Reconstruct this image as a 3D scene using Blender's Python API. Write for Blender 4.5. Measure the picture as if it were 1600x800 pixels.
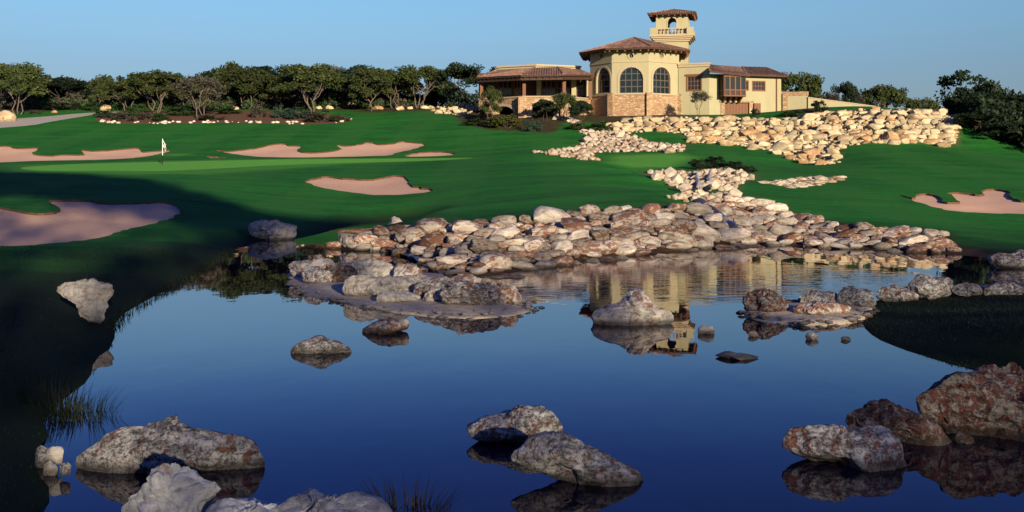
import bpy, math, random
import numpy as np
from mathutils import Vector, noise, geometry, Matrix

R = math.radians
random.seed(7)
rng = np.random.default_rng(7)
for o in list(bpy.data.objects):
    bpy.data.objects.remove(o)
SC = bpy.context.scene
COL = SC.collection

# ------------------------------------------------------------------ camera, light, sky
F, HZ, CAMZ = 1600.0, 250.0, 3.0           # focal length in photo pixels, horizon row, eye height above the water
cam = bpy.data.cameras.new('camera')
cam.sensor_width = 36; cam.lens = 36; cam.shift_y = -0.09375; cam.clip_end = 9000; cam.clip_start = 0.1
camo = bpy.data.objects.new('camera', cam); COL.objects.link(camo)
camo.location = (0, 0, CAMZ); camo.rotation_euler = (R(90), 0, 0)
SC.camera = camo

SUN_AZ, SUN_EL = R(158), R(12)              # clockwise from +Y
TOSUN = Vector((math.sin(SUN_AZ) * math.cos(SUN_EL), math.cos(SUN_AZ) * math.cos(SUN_EL), math.sin(SUN_EL)))
sl = bpy.data.lights.new('sun', 'SUN'); sl.energy = 4.4; sl.angle = R(0.5); sl.color = (1.0, 0.82, 0.57)
so = bpy.data.objects.new('sun', sl); COL.objects.link(so)
so.rotation_euler = TOSUN.to_track_quat('Z', 'Y').to_euler()

W = bpy.data.worlds.new('World'); SC.world = W; W.use_nodes = True
wn, wl = W.node_tree.nodes, W.node_tree.links
wn.clear()
sky = wn.new('ShaderNodeTexSky'); sky.sky_type = 'NISHITA'; sky.sun_disc = False
sky.sun_elevation = SUN_EL; sky.sun_rotation = SUN_AZ
sky.air_density = 1.0; sky.dust_density = 0.6; sky.ozone_density = 3.0; sky.altitude = 300
tint = wn.new('ShaderNodeMix'); tint.data_type = 'RGBA'; tint.blend_type = 'MULTIPLY'
tint.inputs['Factor'].default_value = 1.0
tc_ = wn.new('ShaderNodeTexCoord'); sx_ = wn.new('ShaderNodeSeparateXYZ'); rp_ = wn.new('ShaderNodeValToRGB')
wl.new(tc_.outputs['Generated'], sx_.inputs[0]); wl.new(sx_.outputs[2], rp_.inputs[0])
STOPS = ((0.0, (0.25, 0.265, 0.36)), (0.09, (0.305, 0.325, 0.42)), (0.165, (0.50, 0.575, 0.58)), (0.21, (0.26, 0.39, 0.60)), (0.28, (0.13, 0.185, 0.46)), (0.45, (0.14, 0.16, 0.46)))
for _ in STOPS[2:]: rp_.color_ramp.elements.new(0.99)
for i_, (p_, c_) in enumerate(STOPS): rp_.color_ramp.elements[i_].position = p_; rp_.color_ramp.elements[i_].color = (*c_, 1)
rp_.color_ramp.interpolation = 'B_SPLINE'
wl.new(rp_.outputs[0], tint.inputs[7])
bg = wn.new('ShaderNodeBackground'); bg.inputs['Strength'].default_value = 0.135
wo = wn.new('ShaderNodeOutputWorld')
wl.new(sky.outputs[0], tint.inputs[6]); wl.new(tint.outputs[2], bg.inputs[0]); wl.new(bg.outputs[0], wo.inputs[0])
SC.view_settings.view_transform = 'Standard'; SC.view_settings.look = 'None'
SC.view_settings.exposure = 0.82; SC.view_settings.gamma = 1.0
SC.cycles.max_bounces = 6; SC.cycles.diffuse_bounces = 3; SC.cycles.glossy_bounces = 4
SC.cycles.use_denoising = True

# ------------------------------------------------------------------ helpers
def at(px, py, D):
    return Vector(((px - 800) * D / F, D, CAMZ - (py - HZ) * D / F))

def tag(o, label=None, cat=None, group=None, kind=None):
    if label: o['label'] = label
    if cat: o['category'] = cat
    if group: o['group'] = group
    if kind: o['kind'] = kind
    return o

def empty(name, loc, label=None, cat=None, group=None, kind=None):
    o = bpy.data.objects.new(name, None); COL.objects.link(o); o.location = loc
    o.empty_display_size = 0.3
    return tag(o, label, cat, group, kind)

def mesh_obj(name, me, mat=None, parent=None, loc=(0, 0, 0)):
    o = bpy.data.objects.new(name, me); COL.objects.link(o)
    if mat is not None and not me.materials:
        for m in (mat if isinstance(mat, (list, tuple)) else [mat]): me.materials.append(m)
    if parent is not None: o.parent = parent
    o.location = loc
    return o

def np_mesh(name, V, Fc, smooth=False):
    """V (n,3), Fc (m,k) arrays with constant k"""
    me = bpy.data.meshes.new(name)
    V = np.asarray(V, dtype=np.float32); Fc = np.asarray(Fc, dtype=np.int32)
    k = Fc.shape[1]
    me.vertices.add(len(V)); me.vertices.foreach_set('co', V.ravel())
    me.loops.add(Fc.size); me.loops.foreach_set('vertex_index', Fc.ravel())
    me.polygons.add(len(Fc)); me.polygons.foreach_set('loop_start', np.arange(0, Fc.size, k, dtype=np.int32))
    if smooth: me.polygons.foreach_set('use_smooth', np.ones(len(Fc), dtype=bool))
    me.update(); me.validate()
    return me

class MB:
    """collects faces in world space, builds one mesh object"""
    def __init__(s): s.v = []; s.f = []
    def face(s, pts):
        i = len(s.v); s.v += [tuple(p) for p in pts]; s.f.append(tuple(range(i, i + len(pts))))
    def hexa(s, b, t):
        i = len(s.v); s.v += [tuple(p) for p in b] + [tuple(p) for p in t]
        s.f += [(i, i+3, i+2, i+1), (i+4, i+5, i+6, i+7)] + [(i+k, i+(k+1) % 4, i+4+(k+1) % 4, i+4+k) for k in range(4)]
    def box(s, c, sx, sy, sz, ax=None):
        """c centre, half sizes, ax = (dirx, diry) 2D unit frame"""
        d = Vector((1, 0, 0)) if ax is None else Vector((ax[0], ax[1], 0))
        n = Vector((-d.y, d.x, 0)); c = Vector(c); u = Vector((0, 0, 1))
        b = [c + d*a*sx + n*e*sy - u*sz for a, e in ((-1, -1), (1, -1), (1, 1), (-1, 1))]
        s.hexa(b, [p + u*2*sz for p in b])
    def bar(s, p, q, w, h, up=(0, 0, 1)):
        p, q = Vector(p), Vector(q); d = (q - p).normalized()
        a = d.cross(Vector(up))
        if a.length < 1e-4: a = d.cross(Vector((0, 1, 0)))
        a.normalize(); b = a.cross(d).normalized()
        s.hexa([p + a*i*w/2 + b*j*h/2 for i, j in ((-1, -1), (1, -1), (1, 1), (-1, 1))],
               [q + a*i*w/2 + b*j*h/2 for i, j in ((-1, -1), (1, -1), (1, 1), (-1, 1))])
    def tube(s, pts, rad, n=6):
        base = len(s.v); m = len(pts)
        for k, p in enumerate(pts):
            p = Vector(p)
            d = (Vector(pts[min(k+1, m-1)]) - Vector(pts[max(k-1, 0)])).normalized()
            a = d.cross(Vector((0.31, 0.87, 0.2))); a.normalize(); b = d.cross(a)
            r = rad[k] if isinstance(rad, (list, tuple)) else rad
            s.v += [tuple(p + a*math.cos(2*math.pi*i/n)*r + b*math.sin(2*math.pi*i/n)*r) for i in range(n)]
        for k in range(m-1):
            for i in range(n):
                j = (i+1) % n
                s.f.append((base+k*n+i, base+k*n+j, base+(k+1)*n+j, base+(k+1)*n+i))
        s.f.append(tuple(base+i for i in range(n))[::-1]); s.f.append(tuple(base+(m-1)*n+i for i in range(n)))
    def build(s, name, mat, parent=None, label=None, kind=None, smooth=False, loc=None):
        L = parent.matrix_basis.translation.copy() if parent is not None else Vector((0, 0, 0))
        if parent is not None and parent.parent is not None: L += parent.parent.location
        if loc is not None: L = Vector(loc)
        me = bpy.data.meshes.new(name)
        me.from_pydata([(a-L.x, b-L.y, c-L.z) for a, b, c in s.v], [], s.f)
        if smooth: me.polygons.foreach_set('use_smooth', [True]*len(me.polygons))
        me.update()
        o = mesh_obj(name, me, mat, parent, L if loc is not None and parent is None else (0, 0, 0))
        if label: o['label'] = label
        if kind: o['kind'] = kind
        return o

# ------------------------------------------------------------------ materials
def newmat(name):
    m = bpy.data.materials.new(name); m.use_nodes = True
    nt = m.node_tree; b = nt.nodes['Principled BSDF']
    return m, nt, b

class NT:
    def __init__(s, nt): s.nt = nt
    def n(s, t, **kw):
        x = s.nt.nodes.new(t)
        for k, v in kw.items():
            if k.startswith('i_'):
                key = k[2:]; key = int(key) if key.isdigit() else key.replace('_', ' ')
                x.inputs[key].default_value = v
            else: setattr(x, k, v)
        return x
    def l(s, a, b): s.nt.links.new(a, b)
    def noise(s, vec, scale, detail=4, rough=0.55, dist=0.0):
        x = s.n('ShaderNodeTexNoise'); x.inputs['Scale'].default_value = scale; x.inputs['Detail'].default_value = detail
        x.inputs['Roughness'].default_value = rough; x.inputs['Distortion'].default_value = dist
        if vec is not None: s.l(vec, x.inputs['Vector'])
        return x.outputs['Fac']
    def ramp(s, fac, stops):
        x = s.n('ShaderNodeValToRGB'); e = x.color_ramp.elements
        while len(e) < len(stops): e.new(0.5)
        for i, (p, c) in enumerate(stops):
            e[i].position = p; e[i].color = (*c, 1) if not isinstance(c, (int, float)) else (c, c, c, 1)
        s.l(fac, x.inputs[0]); return x.outputs[0]
    def mix(s, fac, a, b, mode='MIX'):
        x = s.n('ShaderNodeMix', data_type='RGBA', blend_type=mode)
        for k, v in ((0, fac), (6, a), (7, b)):
            if isinstance(v, (int, float)): x.inputs[k].default_value = v
            elif isinstance(v, tuple): x.inputs[k].default_value = (*v, 1) if len(v) == 3 else v
            else: s.l(v, x.inputs[k])
        return x.outputs[2]
    def math(s, op, a, b=0.0, c=0.0):
        x = s.n('ShaderNodeMath', operation=op)
        for k, v in enumerate((a, b, c)):
            if isinstance(v, (int, float)): x.inputs[k].default_value = v
            else: s.l(v, x.inputs[k])
        return x.outputs[0]
    def vmath(s, op, a, b):
        x = s.n('ShaderNodeVectorMath', operation=op)
        for k, v in enumerate((a, b)):
            if isinstance(v, tuple): x.inputs[k].default_value = v
            else: s.l(v, x.inputs[k])
        return x.outputs[0]
    def bump(s, h, b, strength=0.5, dist=0.1):
        x = s.n('ShaderNodeBump'); x.inputs['Strength'].default_value = strength; x.inputs['Distance'].default_value = dist
        s.l(h, x.inputs['Height']); s.l(x.outputs[0], b.inputs['Normal'])

def rock_mat(name, light, mid, rust, dark, rust_at=0.56, dark_at=0.40, fs=1.0, bump=0.6, spread=0.22, bd=0.08, val=(0.5, 0.72)):
    m, nt, b = newmat(name); N = NT(nt)
    tc = N.n('ShaderNodeTexCoord'); oi = N.n('ShaderNodeObjectInfo')
    rv = N.math('MULTIPLY', oi.outputs['Random'], 57.0)
    vec = N.vmath('ADD', tc.outputs['Object'], rv)
    n1 = N.math('ADD', N.math('MULTIPLY', N.noise(vec, 1.5*fs, 9, 0.70, 0.4), 0.65), N.math('MULTIPLY', N.noise(N.vmath('MULTIPLY', vec, (0.5, 0.7, 3.2)), 1.4*fs, 7, 0.66, 0.5), 0.35))
    n2 = N.noise(N.vmath('ADD', vec, (13.1, 4.2, 7.7)), 1.9*fs, 7, 0.62, 0.8)
    n3 = N.noise(N.vmath('ADD', vec, (3.1, 24.2, 1.7)), 6.5*fs, 8, 0.72, 0.3)
    c = N.ramp(n1, [(0.40, mid), (0.58, light)])
    shift = N.math('MULTIPLY', N.math('SUBTRACT', oi.outputs['Random'], 0.5), spread)
    rf = N.ramp(N.math('ADD', n2, shift), [(rust_at-0.03, 0.0), (rust_at+0.05, 1.0)])
    c = N.mix(N.math('MULTIPLY', rf, 0.85), c, N.mix(n3, tuple(x*0.5 for x in rust), tuple(min(1, x*1.5) for x in rust)))
    df = N.ramp(N.math('ADD', N.math('MULTIPLY', n3, 0.7), N.math('MULTIPLY', n1, 0.3)), [(dark_at-0.05, 1.0), (dark_at+0.035, 0.0)])
    c = N.mix(N.math('MULTIPLY', df, 0.8), c, dark)
    gp = N.n('ShaderNodeNewGeometry'); sz_ = N.n('ShaderNodeSeparateXYZ'); N.l(gp.outputs['Position'], sz_.inputs[0])
    wet = N.ramp(N.math('ADD', sz_.outputs[2], N.math('MULTIPLY', n1, -0.10)), [(0.0, 0.75), (0.075, 0.0)])
    c = N.mix(wet, c, (0.03, 0.027, 0.024))
    hue = N.n('ShaderNodeHueSaturation')
    hv_ = N.math('FRACT', N.math('MULTIPLY', oi.outputs['Random'], 7.31))
    N.l(N.math('MULTIPLY_ADD', hv_, val[0], val[1]), hue.inputs['Value']); N.l(c, hue.inputs['Color'])
    N.l(hue.outputs[0], b.inputs['Base Color'])
    b.inputs['Roughness'].default_value = 0.88; b.inputs['Specular IOR Level'].default_value = 0.25
    h = N.math('ADD', N.math('MULTIPLY', n1, 1.0), N.math('MULTIPLY', n3, 0.6))
    N.bump(h, b, bump, bd)
    return m

def plain(name, col, rough=0.7, var=0.25, scale=6.0, bump=0.0, bd=0.02, metal=0.0, streak=None):
    m, nt, b = newmat(name); N = NT(nt)
    tc = N.n('ShaderNodeTexCoord'); v = tc.outputs['Object']
    if streak: v = N.vmath('MULTIPLY', v, streak)
    n1 = N.noise(v, scale, 6, 0.6)
    c = N.mix(n1, tuple(x*(1-var) for x in col), tuple(min(1, x*(1+var)) for x in col))
    N.l(c, b.inputs['Base Color']); b.inputs['Roughness'].default_value = rough; b.inputs['Metallic'].default_value = metal
    b.inputs['Specular IOR Level'].default_value = 0.3
    if bump: N.bump(n1, b, bump, bd)
    return m

M = {}
M['rock_near'] = rock_mat('lichened limestone', (0.56, 0.56, 0.57), (0.17, 0.17, 0.175), (0.19, 0.055, 0.024), (0.02, 0.02, 0.02), 0.55, 0.485, 4.8, 1.0, 0.05, 0.05)
M['rock_plain'] = rock_mat('smooth grey limestone', (0.50, 0.52, 0.55), (0.24, 0.25, 0.27), (0.26, 0.15, 0.09), (0.05, 0.05, 0.055), 0.66, 0.40, 3.0, 0.8, 0.05, 0.04)
M['rock_red'] = rock_mat('red stained limestone', (0.30, 0.28, 0.27), (0.09, 0.08, 0.08), (0.11, 0.024, 0.014), (0.015, 0.013, 0.013), 0.50, 0.485, 5.2, 1.0, 0.05, 0.05)  # red stain plus deep shade, put in as lower base tones
M['rock_white'] = rock_mat('white limestone', (0.64, 0.61, 0.56), (0.36, 0.34, 0.31), (0.30, 0.17, 0.10), (0.05, 0.045, 0.04), 0.58, 0.40, 4.2, 0.9, 0.05, 0.05)
M['rock_island'] = rock_mat('island limestone', (0.66, 0.62, 0.56), (0.32, 0.30, 0.27), (0.26, 0.09, 0.04), (0.035, 0.03, 0.03), 0.565, 0.44, 3.8, 1.0, 0.2, 0.05)
M['rock_dam'] = rock_mat('weir stone', (0.78, 0.72, 0.62), (0.42, 0.33, 0.245), (0.26, 0.085, 0.036), (0.03, 0.024, 0.02), 0.535, 0.39, 1.3, 0.8, 0.24, 0.10, (0.75, 0.50))
M['rock_sun'] = rock_mat('buff limestone', (0.56, 0.49, 0.33), (0.40, 0.30, 0.17), (0.36, 0.19, 0.08), (0.07, 0.045, 0.025), 0.60, 0.36, 0.9, 0.5, 0.40, 0.08)
M['rock_stream'] = rock_mat('pale stream stone', (0.54, 0.48, 0.39), (0.34, 0.26, 0.19), (0.32, 0.18, 0.10), (0.05, 0.04, 0.03), 0.60, 0.36, 0.8, 0.5, 0.30, 0.08)
M['apron'] = plain('worn shelf stone', (0.50, 0.425, 0.325), 0.92, 0.55, 7.0, 1.0, 0.05, streak=(1, 1, 3))
M['wet'] = plain('wet dark rock', (0.028, 0.03, 0.03), 0.18, 0.5, 3.0, 0.6, 0.08)
M['bark'] = plain('pale bark', (0.13, 0.10, 0.082), 0.9, 0.4, 5, 0.4, 0.05, streak=(3, 3, 0.6))
M['bark_dark'] = plain('dark bark', (0.07, 0.055, 0.045), 0.9, 0.4, 5, 0.4, 0.05, streak=(3, 3, 0.6))
M['twig'] = plain('grey twigs', (0.13, 0.105, 0.095), 0.9, 0.3, 4)
M['wood'] = plain('stained timber', (0.17, 0.075, 0.04), 0.65, 0.35, 5, 0.2, 0.02, streak=(4, 4, 0.7))
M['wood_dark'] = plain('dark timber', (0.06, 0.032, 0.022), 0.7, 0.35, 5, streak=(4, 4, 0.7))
M['trim'] = plain('cast stone trim', (0.42, 0.34, 0.22), 0.85, 0.15, 4, 0.2, 0.02)
M['iron'] = plain('bronze window bars', (0.10, 0.085, 0.075), 0.5, 0.2, 5)
M['white_paint'] = plain('white enamel', (0.8, 0.8, 0.78), 0.4, 0.05, 8)
M['black_paint'] = plain('black enamel', (0.015, 0.015, 0.015), 0.4, 0.1, 8)
M['path'] = plain('concrete cart path', (0.40, 0.37, 0.33), 0.9, 0.12, 1.5, 0.2, 0.02)
M['bed'] = plain('red brown mulch', (0.13, 0.062, 0.038), 0.95, 0.55, 2.5, 0.6, 0.1)

def stucco():
    m, nt, b = newmat('cream stucco'); N = NT(nt)
    g = N.n('ShaderNodeNewGeometry'); P = g.outputs['Position']
    n1 = N.noise(P, 0.5, 5, 0.6); n2 = N.noise(P, 14, 4, 0.6)
    st = N.noise(N.vmath('MULTIPLY', P, (2.4, 2.4, 0.25)), 1.2, 5, 0.6)
    c = N.mix(n1, (0.325, 0.298, 0.18), (0.425, 0.39, 0.25))
    c = N.mix(N.math('MULTIPLY', N.ramp(st, [(0.52, 0.0), (0.75, 1.0)]), 0.35), c, (0.28, 0.24, 0.14))
    N.l(c, b.inputs['Base Color']); b.inputs['Roughness'].default_value = 0.92; b.inputs['Specular IOR Level'].default_value = 0.2
    N.bump(n2, b, 0.25, 0.02); return m
M['stucco'] = stucco()

def veneer():
    m, nt, b = newmat('stone veneer'); N = NT(nt)
    g = N.n('ShaderNodeNewGeometry'); P = g.outputs['Position']
    vor = N.n('ShaderNodeTexVoronoi'); vor.inputs['Scale'].default_value = 1.0
    q = N.vmath('MULTIPLY', P, (2.2, 2.2, 4.4)); N.l(q, vor.inputs['Vector'])
    ve = N.n('ShaderNodeTexVoronoi', feature='DISTANCE_TO_EDGE'); N.l(q, ve.inputs['Vector']); ve.inputs['Scale'].default_value = 1.0
    sep = N.n('ShaderNodeSeparateColor'); N.l(vor.outputs['Color'], sep.inputs[0])
    c = N.ramp(sep.outputs[0], [(0.0, (0.30, 0.17, 0.09)), (0.35, (0.42, 0.27, 0.15)), (0.7, (0.50, 0.36, 0.21)), (1.0, (0.36, 0.19, 0.11))])
    e = N.ramp(ve.outputs['Distance'], [(0.02, 0.0), (0.10, 1.0)])
    c = N.mix(e, (0.28, 0.20, 0.13), c)
    N.l(c, b.inputs['Base Color']); b.inputs['Roughness'].default_value = 0.9
    N.bump(e, b, 0.7, 0.05); return m
M['veneer'] = veneer()

def tiles():
    m, nt, b = newmat('clay roof tile'); N = NT(nt)
    g = N.n('ShaderNodeNewGeometry'); P = g.outputs['Position']
    vor = N.n('ShaderNodeTexVoronoi'); vor.inputs['Scale'].default_value = 3.0; N.l(P, vor.inputs['Vector'])
    sep = N.n('ShaderNodeSeparateColor'); N.l(vor.outputs['Color'], sep.inputs[0])
    c = N.ramp(sep.outputs[0], [(0.0, (0.12, 0.058, 0.042)), (0.4, (0.21, 0.105, 0.072)), (0.75, (0.27, 0.145, 0.10)), (1.0, (0.34, 0.235, 0.17))])
    n1 = N.noise(P, 0.7, 5, 0.6)
    c = N.mix(N.ramp(n1, [(0.45, 0.0), (0.7, 0.5)]), c, (0.12, 0.075, 0.06))
    N.l(c, b.inputs['Base Color']); b.inputs['Roughness'].default_value = 0.85
    return m
M['tile'] = tiles()

def glass():
    m, nt, b = newmat('window glass'); N = NT(nt)
    b.inputs['Base Color'].default_value = (0.012, 0.02, 0.022, 1); b.inputs['Roughness'].default_value = 0.06
    g = N.n('ShaderNodeNewGeometry')
    N.bump(N.noise(g.outputs['Position'], 0.7, 2), b, 0.08, 0.05)
    return m
M['glass'] = glass()

def leaf(name, a, bcol, trans=0.25):
    m, nt, b = newmat(name); N = NT(nt)
    tc = N.n('ShaderNodeTexCoord'); oi = N.n('ShaderNodeObjectInfo')
    v = N.vmath('ADD', tc.outputs['Object'], N.math('MULTIPLY', oi.outputs['Random'], 31.0))
    n1 = N.noise(v, 0.9, 3, 0.6); n2 = N.noise(v, 5.0, 3, 0.6)
    f = N.ramp(N.math('ADD', N.math('MULTIPLY', n1, 0.6), N.math('MULTIPLY', n2, 0.4)), [(0.36, 0.0), (0.64, 1.0)])
    c = N.mix(f, a, bcol)
    hue = N.n('ShaderNodeHueSaturation'); N.l(c, hue.inputs['Color'])
    N.l(N.math('MULTIPLY_ADD', oi.outputs['Random'], 0.6, 0.7), hue.inputs['Value'])
    N.l(hue.outputs[0], b.inputs['Base Color']); b.inputs['Roughness'].default_value = 0.7; b.inputs['Specular IOR Level'].default_value = 0.2
    tr = N.n('ShaderNodeBsdfTranslucent'); N.l(hue.outputs[0], tr.inputs[0])
    mx = N.n('ShaderNodeMixShader'); mx.inputs[0].default_value = trans
    out = nt.nodes['Material Output']
    N.l(b.outputs[0], mx.inputs[1]); N.l(tr.outputs[0], mx.inputs[2]); N.l(mx.outputs[0], out.inputs[0])
    return m
M['leaf_oak'] = leaf('live oak leaves', (0.024, 0.040, 0.014), (0.085, 0.108, 0.032))
M['leaf_dark'] = leaf('juniper leaves', (0.010, 0.020, 0.012), (0.030, 0.050, 0.022))
M['leaf_grey'] = leaf('grey thin leaves', (0.045, 0.045, 0.032), (0.11, 0.10, 0.075))
M['leaf_olive'] = leaf('olive shrub leaves', (0.05, 0.07, 0.015), (0.15, 0.16, 0.035))
M['leaf_green'] = leaf('green shrub leaves', (0.018, 0.05, 0.014), (0.05, 0.10, 0.03))
M['leaf_blue'] = leaf('blue green shrub leaves', (0.02, 0.05, 0.035), (0.05, 0.095, 0.065))
M['blade'] = leaf('dark sedge', (0.005, 0.009, 0.005), (0.014, 0.020, 0.009), 0.12)
M['blade_dry'] = leaf('dry sedge', (0.02, 0.018, 0.013), (0.05, 0.042, 0.028), 0.12)

def lawn():
    m, nt, b = newmat('mown lawn'); N = NT(nt)
    g = N.n('ShaderNodeNewGeometry'); P = g.outputs['Position']
    def attr(n):
        a = N.n('ShaderNodeAttribute'); a.attribute_name = n; return a.outputs['Fac']
    n1 = N.noise(P, 0.10, 5, 0.6); n2 = N.noise(P, 1.3, 6, 0.65); n3 = N.noise(P, 22, 3, 0.7)
    c = N.mix(N.ramp(n1, [(0.3, 0.0), (0.7, 1.0)]), (0.013, 0.195, 0.025), (0.026, 0.270, 0.032))
    c = N.mix(N.ramp(n2, [(0.42, 0.0), (0.75, 0.6)]), c, (0.042, 0.105, 0.018))
    n4 = N.noise(N.vmath('MULTIPLY', P, (0.12, 0.5, 0.5)), 1.0, 5, 0.65)
    c = N.mix(N.ramp(n4, [(0.42, 0.0), (0.66, 0.65)]), c, (0.010, 0.062, 0.013))
    n5 = N.noise(P, 3.2, 5, 0.75, 0.6)
    c = N.mix(N.ramp(n5, [(0.40, 0.0), (0.66, 0.6)]), c, (0.012, 0.066, 0.012))
    wv = N.n('ShaderNodeTexWave'); wv.inputs['Scale'].default_value = 0.085; wv.inputs['Distortion'].default_value = 1.2; wv.inputs['Detail Scale'].default_value = 0.4
    N.l(N.vmath('MULTIPLY', P, (0.5, 1.0, 0.0)), wv.inputs['Vector'])
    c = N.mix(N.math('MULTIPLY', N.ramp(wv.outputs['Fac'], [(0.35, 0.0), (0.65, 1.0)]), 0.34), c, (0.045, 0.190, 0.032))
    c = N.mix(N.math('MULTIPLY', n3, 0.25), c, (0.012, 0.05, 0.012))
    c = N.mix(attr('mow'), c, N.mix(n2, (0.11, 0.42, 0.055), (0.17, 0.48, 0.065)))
    rough = N.mix(n2, (0.005, 0.012, 0.006), (0.014, 0.030, 0.012))  # dark bank grass; the shade on the banks is painted into this green
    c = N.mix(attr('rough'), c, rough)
    soil = N.mix(N.ramp(n2, [(0.35, 0.0), (0.7, 1.0)]), (0.03, 0.02, 0.014), (0.10, 0.058, 0.036))
    c = N.mix(attr('soil'), c, soil)
    c = N.mix(attr('rubble'), c, N.mix(n2, (0.07, 0.048, 0.03), (0.22, 0.16, 0.10)))
    N.l(c, b.inputs['Base Color']); b.inputs['Roughness'].default_value = 0.95; b.inputs['Specular IOR Level'].default_value = 0.1
    N.bump(N.math('ADD', n3, N.math('MULTIPLY', n2, 0.5)), b, 0.5, 0.06); return m
M['lawn'] = lawn()

def sand():
    m, nt, b = newmat('bunker sand'); N = NT(nt)
    g = N.n('ShaderNodeNewGeometry'); P = g.outputs['Position']
    n1 = N.noise(P, 0.35, 5, 0.6); n2 = N.noise(N.vmath('MULTIPLY', P, (0.8, 5, 5)), 1.2, 5, 0.65); n3 = N.noise(P, 45, 2)
    c = N.mix(n1, (0.74, 0.46, 0.315), (0.82, 0.55, 0.39))
    c = N.mix(N.math('MULTIPLY', n2, 0.5), c, (0.46, 0.28, 0.20))
    wv = N.n('ShaderNodeTexWave'); wv.inputs['Scale'].default_value = 1.1; wv.inputs['Distortion'].default_value = 5.0; wv.inputs['Detail'].default_value = 3.0; N.l(P, wv.inputs['Vector'])
    c = N.mix(N.math('MULTIPLY', wv.outputs['Fac'], 0.18), c, (0.50, 0.31, 0.22))
    N.l(c, b.inputs['Base Color']); b.inputs['Roughness'].default_value = 0.95; b.inputs['Specular IOR Level'].default_value = 0.1
    N.bump(N.math('ADD', N.math('MULTIPLY', n2, 0.7), N.math('MULTIPLY', n3, 0.2)), b, 0.5, 0.06); return m
M['sand'] = sand()

def water(name):
    m, nt, b = newmat(name); N = NT(nt); nt.nodes.remove(b)
    g = N.n('ShaderNodeNewGeometry'); P = g.outputs['Position']
    n0 = N.noise(P, 0.12, 3, 0.5)
    df = N.n('ShaderNodeBsdfDiffuse'); N.l(N.mix(n0, (0.003, 0.005, 0.016), (0.006, 0.004, 0.016)), df.inputs[0])
    gl = N.n('ShaderNodeBsdfGlossy'); gl.inputs['Color'].default_value = (0.95, 0.93, 0.98, 1); gl.inputs['Roughness'].default_value = 0.012
    fr = N.n('ShaderNodeFresnel'); fr.inputs['IOR'].default_value = 1.46
    mx = N.n('ShaderNodeMixShader')
    N.l(fr.outputs[0], mx.inputs[0]); N.l(df.outputs[0], mx.inputs[1]); N.l(gl.outputs[0], mx.inputs[2]); N.l(mx.outputs[0], nt.nodes['Material Output'].inputs[0])
    calm = N.noise(N.vmath('MULTIPLY', P, (1.0, 0.55, 1)), 0.9, 3, 0.5)
    rip = N.noise(N.vmath('MULTIPLY', P, (0.55, 1.7, 1)), 2.6, 3, 0.5, 0.5)
    d = N.n('ShaderNodeVectorMath', operation='LENGTH')
    N.l(N.vmath('MULTIPLY', N.vmath('SUBTRACT', P, (4.5, 25.8, 0)), (0.15, 0.21, 0)), d.inputs[0])
    edge = N.math('ADD', d.outputs['Value'], N.math('MULTIPLY', N.math('SUBTRACT', N.noise(P, 0.5, 2), 0.5), 0.5))
    mask = N.ramp(edge, [(0.70, 1.0), (1.05, 0.0)])
    h = N.math('ADD', N.math('MULTIPLY', calm, 0.0030), N.math('MULTIPLY', N.math('MULTIPLY', rip, N.math('MULTIPLY_ADD', mask, 1.0, 0.03)), 0.0036))
    bp = N.n('ShaderNodeBump'); bp.inputs['Strength'].default_value = 1.0; bp.inputs['Distance'].default_value = 1.0
    N.l(h, bp.inputs['Height'])
    for x in (df, gl, fr): N.l(bp.outputs[0], x.inputs['Normal'])
    return m
M['water'] = water('pond water')
M['chute'] = plain('falling water', (0.05, 0.065, 0.085), 0.06, 0.7, 3.5, 0.5, 0.05, streak=(3, 1, 0.6))
M['foam'] = plain('white falling water', (0.34, 0.40, 0.48), 0.2, 0.8, 5.0, 0.6, 0.05, streak=(4, 1, 0.5))

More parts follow.
